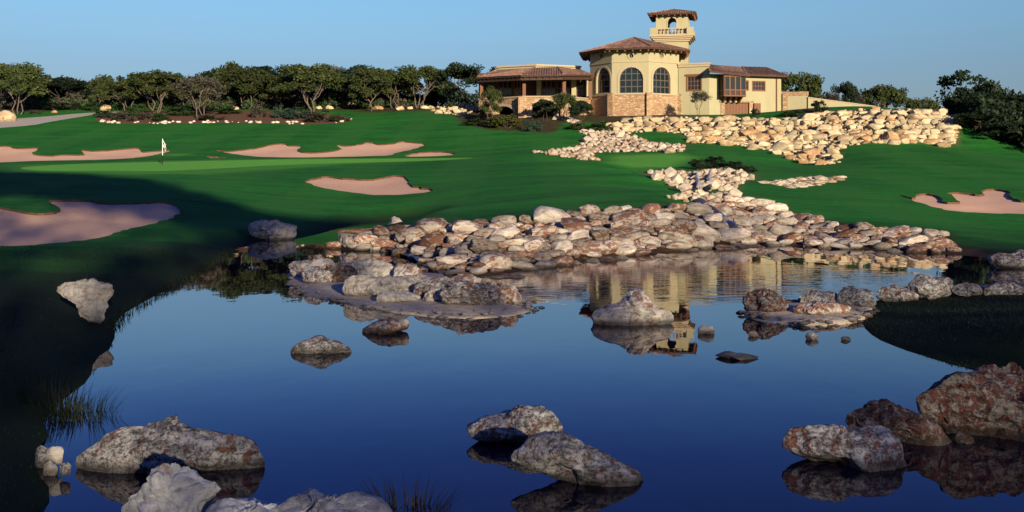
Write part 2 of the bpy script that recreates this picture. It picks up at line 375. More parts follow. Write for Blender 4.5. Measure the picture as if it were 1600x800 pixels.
# ------------------------------------------------------------------ terrain heights
ctrl = []
cols = {
 -200: [(600,10.5),(440,20),(384,28),(345,36),(312,44),(290,54),(268,70),(250,92),(228,106),(200,122),(170,150)],
 0: [(800,7.5),(700,8.9),(600,11),(500,17.3),(440,21.9),(384,30),(345,38),(312,46),(290,56),(268,72),(256,86),(250,93),(240,100),(228,106),(200,122),(188,130),(175,142),(165,155)],
 150: [(440,22.5),(384,30.5),(345,38),(312,46),(285,58),(268,71),(256,85),(250,92.5),(240,100),(228,107),(205,121),(190,130),(175,143),(165,155)],
 300: [(375,35),(340,43),(310,51),(285,61),(265,74),(253,88),(246,95),(238,101),(228,107),(205,121),(193,129),(178,141),(165,155)],
 450: [(350,45),(330,50),(305,58),(280,68),(262,79),(250,90),(245,95),(235,101),(222,108),(205,118),(193,127),(175,140),(165,153)],
 600: [(330,52),(305,59),(280,68),(262,79),(250,89),(244,95),(235,102),(222,109),(205,118),(190,128),(175,140),(167,152)],
 750: [(345,36),(338,39),(320,45),(295,56),(270,70),(252,83),(245,91),(235,99),(220,107),(200,117),(190,124),(180,130),(165,145)],
 850: [(330,38.5),(322,42),(300,52),(275,65),(255,78),(242,88),(237,93),(228,100),(210,110),(195,118),(185,124),(175,135)],
 950: [(322,39.8),(315,43),(295,52),(272,63),(255,74),(252,77),(259.5,84),(248,92),(235,99),(215,108),(200,114),(190,120),(182,126)],
 1000: [(318,40.3),(312,44),(275,60),(277,68),(266,78),(255,85),(240,94)],
 1050: [(316,42),(310,45),(300,47),(304,52),(290,58),(275,68),(262,77),(245,90),(230,98),(215,105),(200,111),(190,116),(180,122)],
 1150: [(355,42),(312,49),(305,52),(290,60),(270,71),(255,82),(240,92),(226,101),(200,110),(185,117),(180,122)],
 1200: [(318,48)],
 1250: [(363,40.5),(335,45),(320,50),(300,58),(285,65),(265,80),(257,88),(235,97),(210,105),(185,113),(172,118)],
 1350: [(370,38),(350,41),(335,46),(315,53),(295,61),(275,71),(255,82),(240,90),(226,97),(200,104),(180,110),(166,116)],
 1450: [(365,38),(350,42.5),(330,49.5),(310,57),(290,65),(270,75),(250,85),(235,92),(224,98),(200,102),(171,107)],
 1550: [(362,40.5),(345,46),(333,50),(310,58),(290,66),(270,75),(250,86),(240,93)],
 1700: [(375,38),(350,46),(330,52),(300,62),(280,72),(264,84)],
 1500: [(490,18.5)], 1600: [(480,18),(530,14.5)], 1750: [(500,15),(470,19)],
}
for px, l in cols.items():
    for py, D in l: ctrl.append(tuple(at(px, py, D)))
ctrl += [(0, 0, 1.2), (-6, 2, 1.2), (7, 2, 1.1), (-14, 0, 1.6), (16, 3, 1.4), (-30, 5, 2), (35, 8, 2), (0, -20, 2.2), (-40, -20, 3), (60, -20, 3),
         (-40, 30, 1.4), (-60, 60, 2.2), (45, 25, 1.2), (50, 50, 1.2), (65, 75, 1.6), (75, 100, 2), (58, 106, 3.0), (85, 130, 3), (-90, 100, 4.5), (-110, 150, 10)]
for x in (-140, -90, -45, 0, 45, 90): ctrl += [(x, 175, 11 if x < 0 else 9), (x, 230, 6)]
ctrl += [(15, 140, 8.6), (30, 135, 8.6), (42, 128, 8.8), (50, 130, 6), (60, 140, 5), (-60, 160, 11.3), (0, 152, 10.6)]
CT = np.array(ctrl)
def phi(r2): return np.sqrt(r2 + 4.0)
d2 = ((CT[:, None, :2] - CT[None, :, :2])**2).sum(-1)
n = len(CT)
A = np.zeros((n+3, n+3)); A[:n, :n] = phi(d2) + np.eye(n)*-0.02
A[:n, n] = 1; A[:n, n+1:] = CT[:, :2]; A[n, :n] = 1; A[n+1:, :n] = CT[:, :2].T
wts = np.linalg.solve(A, np.concatenate([CT[:, 2], np.zeros(3)]))
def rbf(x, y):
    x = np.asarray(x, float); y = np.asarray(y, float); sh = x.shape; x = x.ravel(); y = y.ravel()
    out = np.empty(len(x))
    for i in range(0, len(x), 40000):
        a, b = x[i:i+40000], y[i:i+40000]
        k = phi((a[:, None]-CT[None, :, 0])**2 + (b[:, None]-CT[None, :, 1])**2)
        out[i:i+40000] = k @ wts[:n] + wts[n] + wts[n+1]*a + wts[n+2]*b
    return out.reshape(sh)

def in_poly(x, y, poly):
    x = np.asarray(x); y = np.asarray(y); r = np.zeros(x.shape, bool)
    P = np.asarray(poly); Q = np.roll(P, -1, 0)
    for (x0, y0), (x1, y1) in zip(P, Q):
        if y0 == y1: continue
        c = ((y0 > y) != (y1 > y)) & (x < (x1-x0)*(y-y0)/(y1-y0)+x0)
        r ^= c
    return r
def dist_poly(x, y, poly):
    x = np.asarray(x, float); y = np.asarray(y, float); best = np.full(x.shape, 1e18)
    P = np.asarray(poly); Q = np.roll(P, -1, 0)
    for (x0, y0), (x1, y1) in zip(P, Q):
        dx, dy = x1-x0, y1-y0; L = dx*dx+dy*dy+1e-12
        t = np.clip(((x-x0)*dx+(y-y0)*dy)/L, 0, 1)
        best = np.minimum(best, (x-x0-t*dx)**2+(y-y0-t*dy)**2)
    return np.sqrt(best)
def chaikin(P, k=2):
    P = np.asarray(P, float)
    for _ in range(k):
        Q = np.roll(P, -1, 0); a = 0.75*P+0.25*Q; b = 0.25*P+0.75*Q
        P = np.stack([a, b], 1).reshape(-1, 2)
    return P
def resample(P, step):
    out = []; P = np.asarray(P)
    for a, b in zip(P, np.roll(P, -1, 0)):
        m = max(1, int(np.hypot(*(b-a))/step)); 
        for i in range(m): out.append(a+(b-a)*i/m)
    out = np.array(out)
    keep = [0]
    for i in range(1, len(out)):
        if np.hypot(*(out[i]-out[keep[-1]])) > step*0.35: keep.append(i)
    return out[keep]
def sstep(t): t = np.clip(t, 0, 1); return t*t*(3-2*t)

POND_PX = [(182,500),(184,540),(152,562),(148,592),(108,622),(72,652),(78,690),(60,730),(95,770),(60,830),(60,930),(800,960),(1900,930),(1900,640),(1700,600),
 (1600,588),(1500,573),(1450,561),(1400,544),(1362,528),(1342,508),(1346,486),(1368,466),(1450,459),(1600,454),(1800,450),(1800,420),(1620,411),(1545,403),(1490,398),(1400,393),(1300,388),(1200,382),(1160,384),
 (1080,391),(1000,398),(920,407),(840,418),(800,428),(760,433),(700,428),(650,406),(600,393),(560,393),(522,390),(514,380),(540,373),(600,363),(645,353),(655,348),
 (640,344),(600,345),(560,350),(520,360),(480,371),(395,377),(368,390),(330,415),(290,440),(230,470)]
def unz(P, z=0.0):
    P = np.asarray(P, float); D = (CAMZ-z)*F/(P[:, 1]-HZ)
    return np.stack([(P[:, 0]-800)*D/F, D], 1)
POND = resample(chaikin(unz(POND_PX), 1), 0.7)
GX0, GX1, GY0, GY1, GS = -160.0, 150.0, -40.0, 262.0, 0.5
gx = np.arange(GX0, GX1+GS/2, GS); gy = np.arange(GY0, GY1+GS/2, GS)
XX, YY = np.meshgrid(gx, gy)
H0 = rbf(XX, YY)
m_ = (YY > 4) & (YY < 56) & (XX > -24) & (XX < 34)
sub = dist_poly(XX[m_], YY[m_], POND); ins = in_poly(XX[m_], YY[m_], POND)
H1 = np.maximum(H0, 0.06)
t_ = sstep(sub/1.6)
H1[m_] = np.where(ins, -np.minimum(1.2, 0.02+0.30*sub), 0.02 + t_*(H1[m_]-0.02))
HG = H1
def H(x, y):
    x = np.asarray(x, float); y = np.asarray(y, float)
    u = np.clip((x-GX0)/GS, 0, len(gx)-1.001); v = np.clip((y-GY0)/GS, 0, len(gy)-1.001)
    i = u.astype(int); j = v.astype(int); a = u-i; b = v-j
    return (HG[j, i]*(1-a)*(1-b)+HG[j, i+1]*a*(1-b)+HG[j+1, i]*(1-a)*b+HG[j+1, i+1]*a*b)
DS = np.concatenate([np.arange(6, 60, 0.1), np.arange(60, 200, 0.2)])
def onto(px, py, dmin=6.0, dmax=200):
    """where the sight line through photo pixel px, py meets the ground"""
    px = np.atleast_1d(np.asarray(px, float)); py = np.atleast_1d(np.asarray(py, float))
    ds = DS[(DS >= dmin) & (DS <= dmax)]
    out = np.zeros((len(px), 3))
    for k in range(0, len(px), 200):
        a = (px[k:k+200, None]-800)/F; b = (py[k:k+200, None]-HZ)/F
        z = CAMZ-b*ds; h = np.maximum(H(a*ds, np.broadcast_to(ds, z.shape)), 0.0)
        hit = z <= h; i = hit.argmax(1); i[~hit.any(1)] = len(ds)-1
        D = ds[i]
        out[k:k+200, 0] = a[:, 0]*D; out[k:k+200, 1] = D; out[k:k+200, 2] = H(a[:, 0]*D, D)
    return out
def on1(px, py, **k): return Vector(onto([px], [py], **k)[0])

# ------------------------------------------------------------------ ground regions
BUNK = {
 'far_left': [(-60,229),(0,229),(12,228),(30,233),(67,230),(45,241),(80,244),(100,241),(135,243),(123,233),(150,237),(200,232),(218,231),(220,238),(245,236),(268,234),(262,238),(215,247),(150,250),(60,251),(0,254),(-60,255)],
 'middle': [(333,234),(362,237),(385,233),(400,232),(425,225),(447,224),(450,228),(473,228),(462,236),(480,239),(505,238),(530,234),(533,232),(522,226),(545,228),(560,226),(575,221),(590,226),(612,225),(625,221),(640,222),(668,225),(655,231),(620,238),(613,242),(600,243.5),(500,246),(420,246),(390,244),(365,241),(350,238)],
 'small': [(628,243.5),(650,238),(690,237),(710,239),(711,242),(690,244),(640,245)],
 'slope': [(475,281),(500,278),(505,275),(540,279),(580,281),(600,277),(617,274),(636,276),(640,289),(660,293),(680,295),(672,300),(640,303),(600,305),(560,302),(500,293),(485,288)],
 'shaded': [(-80,318),(0,323),(52,335),(102,330),(72,316),(80,313),(140,312),(155,318),(210,317),(250,314),(272,319),(284,323),(281,333),(260,345),(205,357),(185,362),(150,374),(100,379),(40,384),(0,384),(-80,384)],
 'right': [(1397,301),(1430,311),(1432,302),(1450,302),(1470,308),(1477,317),(1500,316),(1490,307),(1479,301),(1510,301),(1540,306),(1530,296),(1562,295),(1580,300),(1575,309),(1600,314),(1660,318),(1660,335),(1600,334),(1560,334),(1500,331),(1470,327),(1440,318)],
 'sliver': [(322,243.5),(345,245),(360,247),(340,247),(324,246)],
}
def px_loop(P, k=2, step=0.5, **kw):
    P = np.asarray(P, float); W_ = onto(P[:, 0], P[:, 1], **kw)[:, :2]
    Q = resample(chaikin(W_, k), step)
    if len(P) > 4 and kw.get('dmax') == 125: Q = Q+np.array([[noise.noise((a*1.7, b*1.7, 3.1)), noise.noise((a*1.7, b*1.7, 9.4))] for a, b in Q])*.28
    return Q
REG = {('bunker', k): px_loop(v, 2, 0.45, dmax=125) for k, v in BUNK.items()}
REG[('green', 'g')] = px_loop([(20,262),(90,257.5),(180,254.5),(300,252),(420,249.5),(560,248),(760,244.5),(700,250),(560,254),(420,258),(330,264),(250,268),(150,267),(60,267)], 2, 0.9, dmin=60)
REG[('path', 'p')] = px_loop([(-120,196),(0,187.5),(75,182),(125,177),(186,174),(186,176),(150,178.5),(110,185),(75,191),(50,196),(0,200),(-120,210)], 1, 0.8, dmin=80)
REG[('bed', 'b')] = px_loop([(146,181),(152,190),(170,193),(230,194),(320,192),(400,192),(490,195),(550,191),(545,184),(505,177),(450,174),(330,172),(240,172.5),(205,176)], 2, 0.8, dmin=90)

pts = []
def grid(x0, x1, y0, y1, s):
    a, b = np.meshgrid(np.arange(x0, x1, s), np.arange(y0, y1, s))
    a = a + ((np.arange(a.shape[0]) % 2)*s*0.5)[:, None]
    g = np.stack([a.ravel(), b.ravel()], 1); return g + rng.uniform(-0.15, 0.15, g.shape)*s
g1 = grid(-30, 34, 5, 56, 0.55)
g2 = grid(-100, 95, -30, 132, 1.1)
g2 = g2[~((g2[:, 0] > -30.4) & (g2[:, 0] < 34.4) & (g2[:, 1] > 4.6) & (g2[:, 1] < 56.4))]
g3 = grid(-158, 148, -39, 260, 3.0)
g3 = g3[~((g3[:, 0] > -101.5) & (g3[:, 0] < 96.5) & (g3[:, 1] > -31.5) & (g3[:, 1] < 133.5))]
GR = np.concatenate([g1, g2, g3])
spc = np.concatenate([np.full(len(g1), .55), np.full(len(g2), 1.1), np.full(len(g3), 3.0)])
keep = np.ones(len(GR), bool)
loops = list(REG.values()) + [POND]
for L in loops:
    bb = (GR[:, 0] > L[:, 0].min()-2) & (GR[:, 0] < L[:, 0].max()+2) & (GR[:, 1] > L[:, 1].min()-2) & (GR[:, 1] < L[:, 1].max()+2)
    idx = np.where(bb)[0]; d = dist_poly(GR[idx, 0], GR[idx, 1], L); keep[idx[d < 0.3*spc[idx]]] = False
GR = GR[keep]
far = []
for r in (300, 400, 600, 1000, 1800, 3500):
    for k in range(48): far.append((r*math.cos(k*math.pi/24), 110 + r*math.sin(k*math.pi/24)))
allp = [Vector(p) for p in GR] + [Vector(p) for p in far]; edges = []
for L in loops:
    i = len(allp); allp += [Vector(p) for p in L]; m = len(L)
    edges += [(i+k, i+(k+1) % m) for k in range(m)]
cv, ce, cf, _, _, _ = geometry.delaunay_2d_cdt(allp, edges, [], 0, 1e-5)
CV = np.array([tuple(v) for v in cv]); CF = np.array(cf, dtype=int)
CZ = H(CV[:, 0], CV[:, 1])
rr = np.hypot(CV[:, 0], CV[:, 1]-110); far_m = (CV[:, 0] < GX0) | (CV[:, 0] > GX1) | (CV[:, 1] < GY0) | (CV[:, 1] > GY1)
CZ[far_m] = 2.0
cen = CV[CF].mean(1)
owner = np.full(len(CF), -1); keys = list(REG)
for k, key in enumerate(keys):
    L = REG[key]; bb = (cen[:, 0] > L[:, 0].min()) & (cen[:, 0] < L[:, 0].max()) & (cen[:, 1] > L[:, 1].min()) & (cen[:, 1] < L[:, 1].max())
    idx = np.where(bb)[0]; owner[idx[in_poly(cen[idx, 0], cen[idx, 1], L)]] = k

def region_mesh(name, faces, dz=None, smooth=True):
    u, inv = np.unique(faces, return_inverse=True); inv = inv.reshape(faces.shape)
    V = np.column_stack([CV[u], CZ[u]])
    if dz is not None: V[:, 2] += dz(V)
    return np_mesh(name, V, inv, smooth), V, u

ROCKY = {   # photo outlines of the stone-covered ground
 'weir': [(522,388),(530,370),(600,361),(650,354),(720,347),(770,345),(820,342),(880,333),(930,329),(980,325),(1040,324),(1075,318),(1095,323),(1110,330),(1130,350),(1155,372),(1165,384),(1080,391),(1000,398),(920,407),(840,418),(800,428),(760,433),(705,428),(660,408),(600,392)],
 'weir_right': [(1100,318),(1095,314),(1150,307),(1200,317),(1225,329),(1255,338),(1300,349),(1380,356),(1440,360),(1475,364),(1480,380),(1495,392),(1400,393),(1300,388),(1200,382),(1170,384),(1160,370),(1140,350),(1115,332)],
 'cascade': [(1012,268),(1035,267),(1075,270),(1110,265),(1150,263),(1178,276),(1160,285),(1145,297),(1110,296),(1085,300),(1062,296),(1045,288),(1030,278)],
 'cascade_low': [(1045,308),(1060,303),(1075,300),(1110,303),(1150,300),(1150,306),(1095,312),(1070,314)],
 'stream': [(828,237),(860,236),(905,228),(920,212),(905,205),(895,192),(875,187),(858,180),(868,175),(885,180),(900,187),(915,200),(935,206),(965,206),(990,212),(1010,222),(1070,226),(1068,236),(1010,236),(945,237),(925,238),(935,252),(905,249),(870,242)],
 'wall': [(935,201),(960,192),(975,186),(1000,183),(1040,182),(1100,183),(1200,186),(1250,185),(1285,175),(1330,172),(1370,170),(1430,171),(1480,173),(1502,175),(1492,226),(1470,229),(1440,223),(1350,224),(1320,228),(1311,235),(1311,256),(1290,259),(1260,256),(1230,245),(1200,234),(1150,226),(1075,222),(1070,208),(1040,207),(1030,201),(985,208),(955,206)],
 'ledge': [(1188,285),(1220,281),(1260,278),(1317,276),(1310,281),(1280,288),(1250,292),(1232,294),(1222,290)],
 'side': [(660,165),(700,160),(745,152),(750,172),(715,180),(675,173)],
}
mg = owner == -1
me, V, u = region_mesh('ground', CF[mg])
# project ground points back to photo space to colour zones
D_ = np.maximum(V[:, 1], 1e-3); PX = 800+V[:, 0]*F/D_; PY = HZ-(V[:, 2]-CAMZ)*F/D_
vis = V[:, 1] > 5
soil = np.zeros(len(V)); rub = np.zeros(len(V)); mow = np.zeros(len(V)); rough_shade = np.zeros(len(V))
WR = {}
for k, P in ROCKY.items():
    Pn = np.array(P, float); dm = 28 if 'weir' in k else 50 if 'cascade' in k else 85
    WR[k] = onto(Pn[:, 0], Pn[:, 1], dmin=dm)[:, :2]
    bb = dist_poly(V[:, 0], V[:, 1], WR[k]); i_ = in_poly(V[:, 0], V[:, 1], WR[k])
    if 'weir' in k: soil = np.maximum(soil, np.where(i_, 1.0, np.clip(1-bb/0.3, 0, 1)))
    else: rub[i_] = 1.0
for P in ([(-80,178),(0,178),(100,172),(300,171),(450,172),(560,174),(690,174),(690,140),(-80,140)], [(715,190),(760,203),(850,208),(870,206),(880,190),(1060,190),(1060,150),(715,150)], [(1240,183),(1290,172),(1480,172),(1500,140),(1200,140)]):
    Wp = onto([p[0] for p in P], [p[1] for p in P], dmin=90)[:, :2]
    i_ = in_poly(V[:, 0], V[:, 1], Wp); soil[i_] = np.maximum(soil[i_], 0.9)
soil[(V[:, 1] > 150)] = 0.9
# lighter mown apron of the green, the tee in the valley
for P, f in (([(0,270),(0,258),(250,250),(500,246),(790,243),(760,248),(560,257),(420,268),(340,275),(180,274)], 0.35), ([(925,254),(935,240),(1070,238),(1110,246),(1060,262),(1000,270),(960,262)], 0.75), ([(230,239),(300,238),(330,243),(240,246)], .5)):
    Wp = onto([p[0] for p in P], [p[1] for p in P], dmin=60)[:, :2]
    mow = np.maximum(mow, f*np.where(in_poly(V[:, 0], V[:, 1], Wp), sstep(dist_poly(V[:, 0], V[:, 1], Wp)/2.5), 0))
# unmown sedge on the banks, near-black to put their shade into the colour
dp = dist_poly(V[:, 0], V[:, 1], POND)
inside_p = in_poly(V[:, 0], V[:, 1], POND)
lb = (V[:, 0] < -2) & (V[:, 1] < 60); rough_shade = np.where(lb, np.clip(1.15-dp/np.where(V[:, 1] < 24, 9.0, np.where(V[:, 1] < 34, 4.5, 1.8)), 0, 1), 0)
rough_shade = np.maximum(rough_shade, np.where((V[:, 1] < 26) & (V[:, 0] < -2), np.clip((27-V[:, 1])/6, 0, 1), 0))
rough_shade = np.maximum(rough_shade, np.where((V[:, 0] > 5) & (V[:, 1] < 26), 1.0, 0))
rough_shade = np.maximum(rough_shade, np.where((V[:, 0] > 5) & (V[:, 1] < 44), np.clip(1.2-dp/5, 0, 1), 0))
rough_shade = np.maximum(rough_shade, np.where(V[:, 1] < 6, 1.0, 0))
rough_shade[inside_p] = 1.0
rough_shade = np.maximum(rough_shade, np.where(V[:, 0] > 50, np.clip((V[:, 0]-50)/6, 0, 1), 0))
soil = np.maximum(soil, np.where((dp < 1.6) & (V[:, 0] > -4) & (V[:, 1] > 24) & (V[:, 1] < 44) & (V[:, 0] < 15), 1.0, 0))
for nm, arr in (('rubble', rub), ('soil', soil), ('mow', mow), ('rough', rough_shade)):
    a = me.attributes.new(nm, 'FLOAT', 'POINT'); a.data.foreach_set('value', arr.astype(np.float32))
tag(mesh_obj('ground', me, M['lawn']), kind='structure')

for k, key in enumerate(keys):
    fc = CF[owner == k]
    if not len(fc): continue
    L = REG[key]
    if key[0] == 'bunker':
        lip = 0.11 if key[1] != 'shaded' else 0.09
        def dz(V, L=L, lip=lip): return -lip - 0.16*sstep(dist_poly(V[:, 0], V[:, 1], L)/2.0)
        me, V, u = region_mesh('sand_bunker', fc, dz)
        mm = MB(); z = H(L[:, 0], L[:, 1])
        o = tag(mesh_obj('sand_bunker', me, M['sand']), kind='structure')
        for i in range(len(L)):
            j = (i+1) % len(L)
            mm.face([(L[i, 0], L[i, 1], z[i]), (L[j, 0], L[j, 1], z[j]), (L[j, 0], L[j, 1], z[j]-lip-.02), (L[i, 0], L[i, 1], z[i]-lip-.02)])
        mm.build('bunker_lip', M['bed'], o)
        o['label'] = {'far_left': 'long pink sand bunker behind the flag, at the left edge', 'middle': 'long pink sand bunker with scalloped edge behind the green, right of the flag',
                      'small': 'narrow sand bunker at the right end of the long scalloped bunker', 'slope': 'kidney shaped pink sand bunker on the slope in front of the green',
                      'shaded': 'large grey sand bunker in the shade above the left bank', 'right': 'pink sand bunker with grass fingers on the right hillside',
                      'sliver': 'tiny sliver of sand just right of the flag'}[key[1]]
    elif key[0] == 'green':
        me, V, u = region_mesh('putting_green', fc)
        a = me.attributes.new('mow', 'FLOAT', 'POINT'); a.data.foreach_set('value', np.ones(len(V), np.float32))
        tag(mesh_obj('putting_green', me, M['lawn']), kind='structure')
    elif key[0] == 'path':
        me, V, u = region_mesh('cart_path', fc); tag(mesh_obj('cart_path', me, M['path']), kind='structure')
    else:
        me, V, u = region_mesh('planting_bed', fc); tag(mesh_obj('planting_bed', me, M['bed']), kind='structure')

# water sheet: pond outline grown a little under the banks
from mathutils.geometry import tessellate_polygon
c0 = POND.mean(0)
wp = resample(POND, 1.2)
nrm = np.roll(wp, -1, 0)-np.roll(wp, 1, 0); nrm = np.stack([nrm[:, 1], -nrm[:, 0]], 1); nrm /= np.linalg.norm(nrm, axis=1)[:, None]
sgn = 1 if not in_poly(np.array([wp[5, 0]+nrm[5, 0]*.1]), np.array([wp[5, 1]+nrm[5, 1]*.1]), wp)[0] else -1
tris = tessellate_polygon([[Vector((x, y, 0)) for x, y in wp]])
tag(mesh_obj('pond_water', np_mesh('pond_water', np.column_stack([wp+nrm*sgn*0.05, np.zeros(len(wp))]), np.array(tris)), M['water']), kind='structure')

# ------------------------------------------------------------------ stones
import bmesh
def ico(sub):
    bm = bmesh.new(); bmesh.ops.create_icosphere(bm, subdivisions=sub, radius=1)
    V = np.array([v.co[:] for v in bm.verts]); Fc = np.array([[v.index for v in f.verts] for f in bm.faces]); bm.free()
    return V, Fc
ICO = {k: ico(k) for k in (1, 2, 3, 5)}
def fract(P, f, seed, oct=4):
    return np.array([noise.fractal((p[0]*f+seed*3.7, p[1]*f+seed*1.3, p[2]*f-seed*2.1), 0.9, 2.0, oct) for p in P])
def stone_shape(sub, seed, p=3.6, amp=0.13, chops=15):
    V, Fc = ICO[sub]; r = random.Random(seed)
    Q = V*((np.abs(V)**p).sum(1)**(-1/p))[:, None]
    Q = Q*(1+amp*fract(V, 1.3, seed, 3))[:, None]
    for _ in range(chops):
        nn = np.array([r.gauss(0, 1), r.gauss(0, 1), r.gauss(0, .8)]); nn /= np.linalg.norm(nn)
        d = Q@nn - r.uniform(.66, .98); Q = Q - np.outer(np.clip(d, 0, None)*.92, nn)
    Q[:, 2] *= 1.0
    return Q, Fc
STONES = {s: [stone_shape(s, 100+i) for i in range(14)] for s in (1, 2)}
STONES['slab'] = [stone_shape(2, 400+i, 4.6 if i % 2 else 3.4, 0.13, 16) for i in range(18)]
STONES['block'] = [stone_shape(2, 300+i, 7.0, 0.09, 7) for i in range(14)]
def mesh_lib(sub, mat, tagname):
    out = []
    for Q, Fc in STONES[sub]:
        me = np_mesh('stone', Q, Fc, True); me.set_sharp_from_angle(angle=R(34)); me.materials.append(mat); out.append(me)
    return out

def scatter(poly, classes, aspect=(0.45, 0.75), seed=1, tight=0.72, tries=4000, course=0):
    """darts in photo space, big stones first; returns list of (px, py, w, h)"""
    r = random.Random(seed); P = np.array(poly, float); x0, y0 = P.min(0); x1, y1 = P.max(0)
    C = np.zeros((0, 4))
    for cnt, a, b in classes:
        fails = 0; got = 0
        while got < cnt and fails < tries:
            x = r.uniform(x0, x1); y = r.uniform(y0, y1)
            w = r.uniform(a, b); h = w*r.uniform(*aspect)
            if course and w > 8: y = round(y/course+(x-1000)/900)*course-(x-1000)/900*course+r.uniform(-1.2, 1.2)
            if not in_poly(np.array([x]), np.array([y]), P)[0]: fails += 1; continue
            if len(C):
                q = ((x-C[:, 0])/((w+C[:, 2])/2*tight))**2+((y-C[:, 1])/((h+C[:, 3])/2*tight))**2
                if q.min() < 1: fails += 1; continue
            C = np.vstack([C, (x, y, w, h)]); got += 1
    return C

def pile(name, key, classes, mat, sub, label, cat, group=None, dmin=28, seed=1, lift=0.25, aspect=(0.45, 0.75), tight=0.72, limit=300, depth=(0.6, 1.0), tilt=.22, course=0):
    C = scatter(ROCKY[key], classes, aspect, seed, tight, course=course)
    W3 = onto(C[:, 0], C[:, 1]+C[:, 3]*0.3, dmin=dmin)
    r = random.Random(seed+5); lib = mesh_lib(sub, mat, name)
    c = W3.mean(0); root = empty(name, c, label, cat, group)
    order = np.argsort(-(C[:, 2]*C[:, 3]))
    restV, restF, off = [], [], 0
    for q, i in enumerate(order):
        D = W3[i, 1]; w = C[i, 2]*D/F; h = C[i, 3]*D/F; dp_ = w*r.uniform(*depth)
        loc = Vector(W3[i]) + Vector((0, 0, h*lift))
        rot = (r.uniform(-tilt, tilt), r.uniform(-tilt, tilt), r.uniform(-.4, .4)+(math.pi if r.random() < .5 else 0))
        sc = (w*0.58, dp_*0.55, h*0.62)
        if q < limit:
            o = bpy.data.objects.new('stone', lib[r.randrange(len(lib))]); COL.objects.link(o)
            o.parent = root; o.location = loc-Vector(c); o.rotation_euler = rot; o.scale = sc
        else:
            Q, Fc = STONES[1][r.randrange(14)]
            Mx = np.array(Matrix.Rotation(rot[2], 3, 'Z'))
            restV.append((Q*np.array(sc))@Mx.T+np.array(loc)-c); restF.append(Fc+off); off += len(Q)
    if restV:
        me = np_mesh('small_stones', np.concatenate(restV), np.concatenate(restF), True)
        o = mesh_obj('small_stones', me, mat, root); o['kind'] = 'stuff'
    return root

pile('rock_weir', 'weir', [(16, 44, 62), (70, 28, 44), (150, 17, 28), (220, 8, 16)], M['rock_dam'], 'slab',
     'long heap of red and grey stones damming the pond, left of the narrow chute', 'rock weir', dmin=24, seed=3, aspect=(0.32, 0.54), tight=.68, tilt=.24, lift=.24)
pile('rock_weir', 'weir_right', [(12, 34, 50), (54, 24, 36), (90, 15, 24), (160, 7, 14)], M['rock_dam'], 'slab',
     'heap of grey and orange stones tapering off right of the narrow chute', 'rock weir', dmin=30, seed=4, aspect=(0.32, 0.54), tight=.66, lift=.15, tilt=.28)
pile('rock_cascade', 'cascade', [(14, 16, 24), (70, 9, 15), (200, 5, 9)], M['rock_stream'], 1,
     'pale stones around the small waterfall in the green valley', 'rock cascade', dmin=52, seed=5, aspect=(0.55, 0.85), tight=.6)
pile('rock_cascade', 'cascade_low', [(8, 14, 22), (50, 7, 13)], M['rock_stream'], 1,
     'low row of orange stones under the small waterfall, above the weir', 'rock cascade', dmin=40, seed=6, aspect=(0.5, 0.8), tight=.62)
pile('rock_streambed', 'stream', [(20, 12, 18), (110, 7, 12), (420, 3.5, 7)], M['rock_stream'], 1,
     'dry streambed of pale stones winding down from the arches and forking on the lawn', 'rock streambed', dmin=85, seed=7, aspect=(0.5, 0.8), tight=.6)
pile('boulder_retaining_wall', 'wall', [(14, 20, 29), (170, 12, 20), (520, 7, 12), (1100, 3.5, 7)], M['rock_sun'], 'block',
     'long terraced wall of sunlit buff boulders below the clubhouse', 'retaining wall', dmin=85, seed=8, aspect=(0.38, 0.66), lift=0.2, tight=0.60, tilt=.10, course=7.5)
pile('rock_bank', 'side', [(10, 12, 18), (60, 5, 11)], M['rock_sun'], 1, 'small bank of pale stones at the left end of the terrace', 'rock bank', dmin=100, seed=9, aspect=(0.45, 0.7), tight=.6)
pile('stone_ledge', 'ledge', [(22, 14, 26), (40, 7, 13)], M['rock_stream'], 1, 'low stratified ledge of tan stone in the right lawn', 'stone ledge', dmin=50, seed=10, aspect=(0.24, 0.36), tight=.6, tilt=.08, lift=.15)

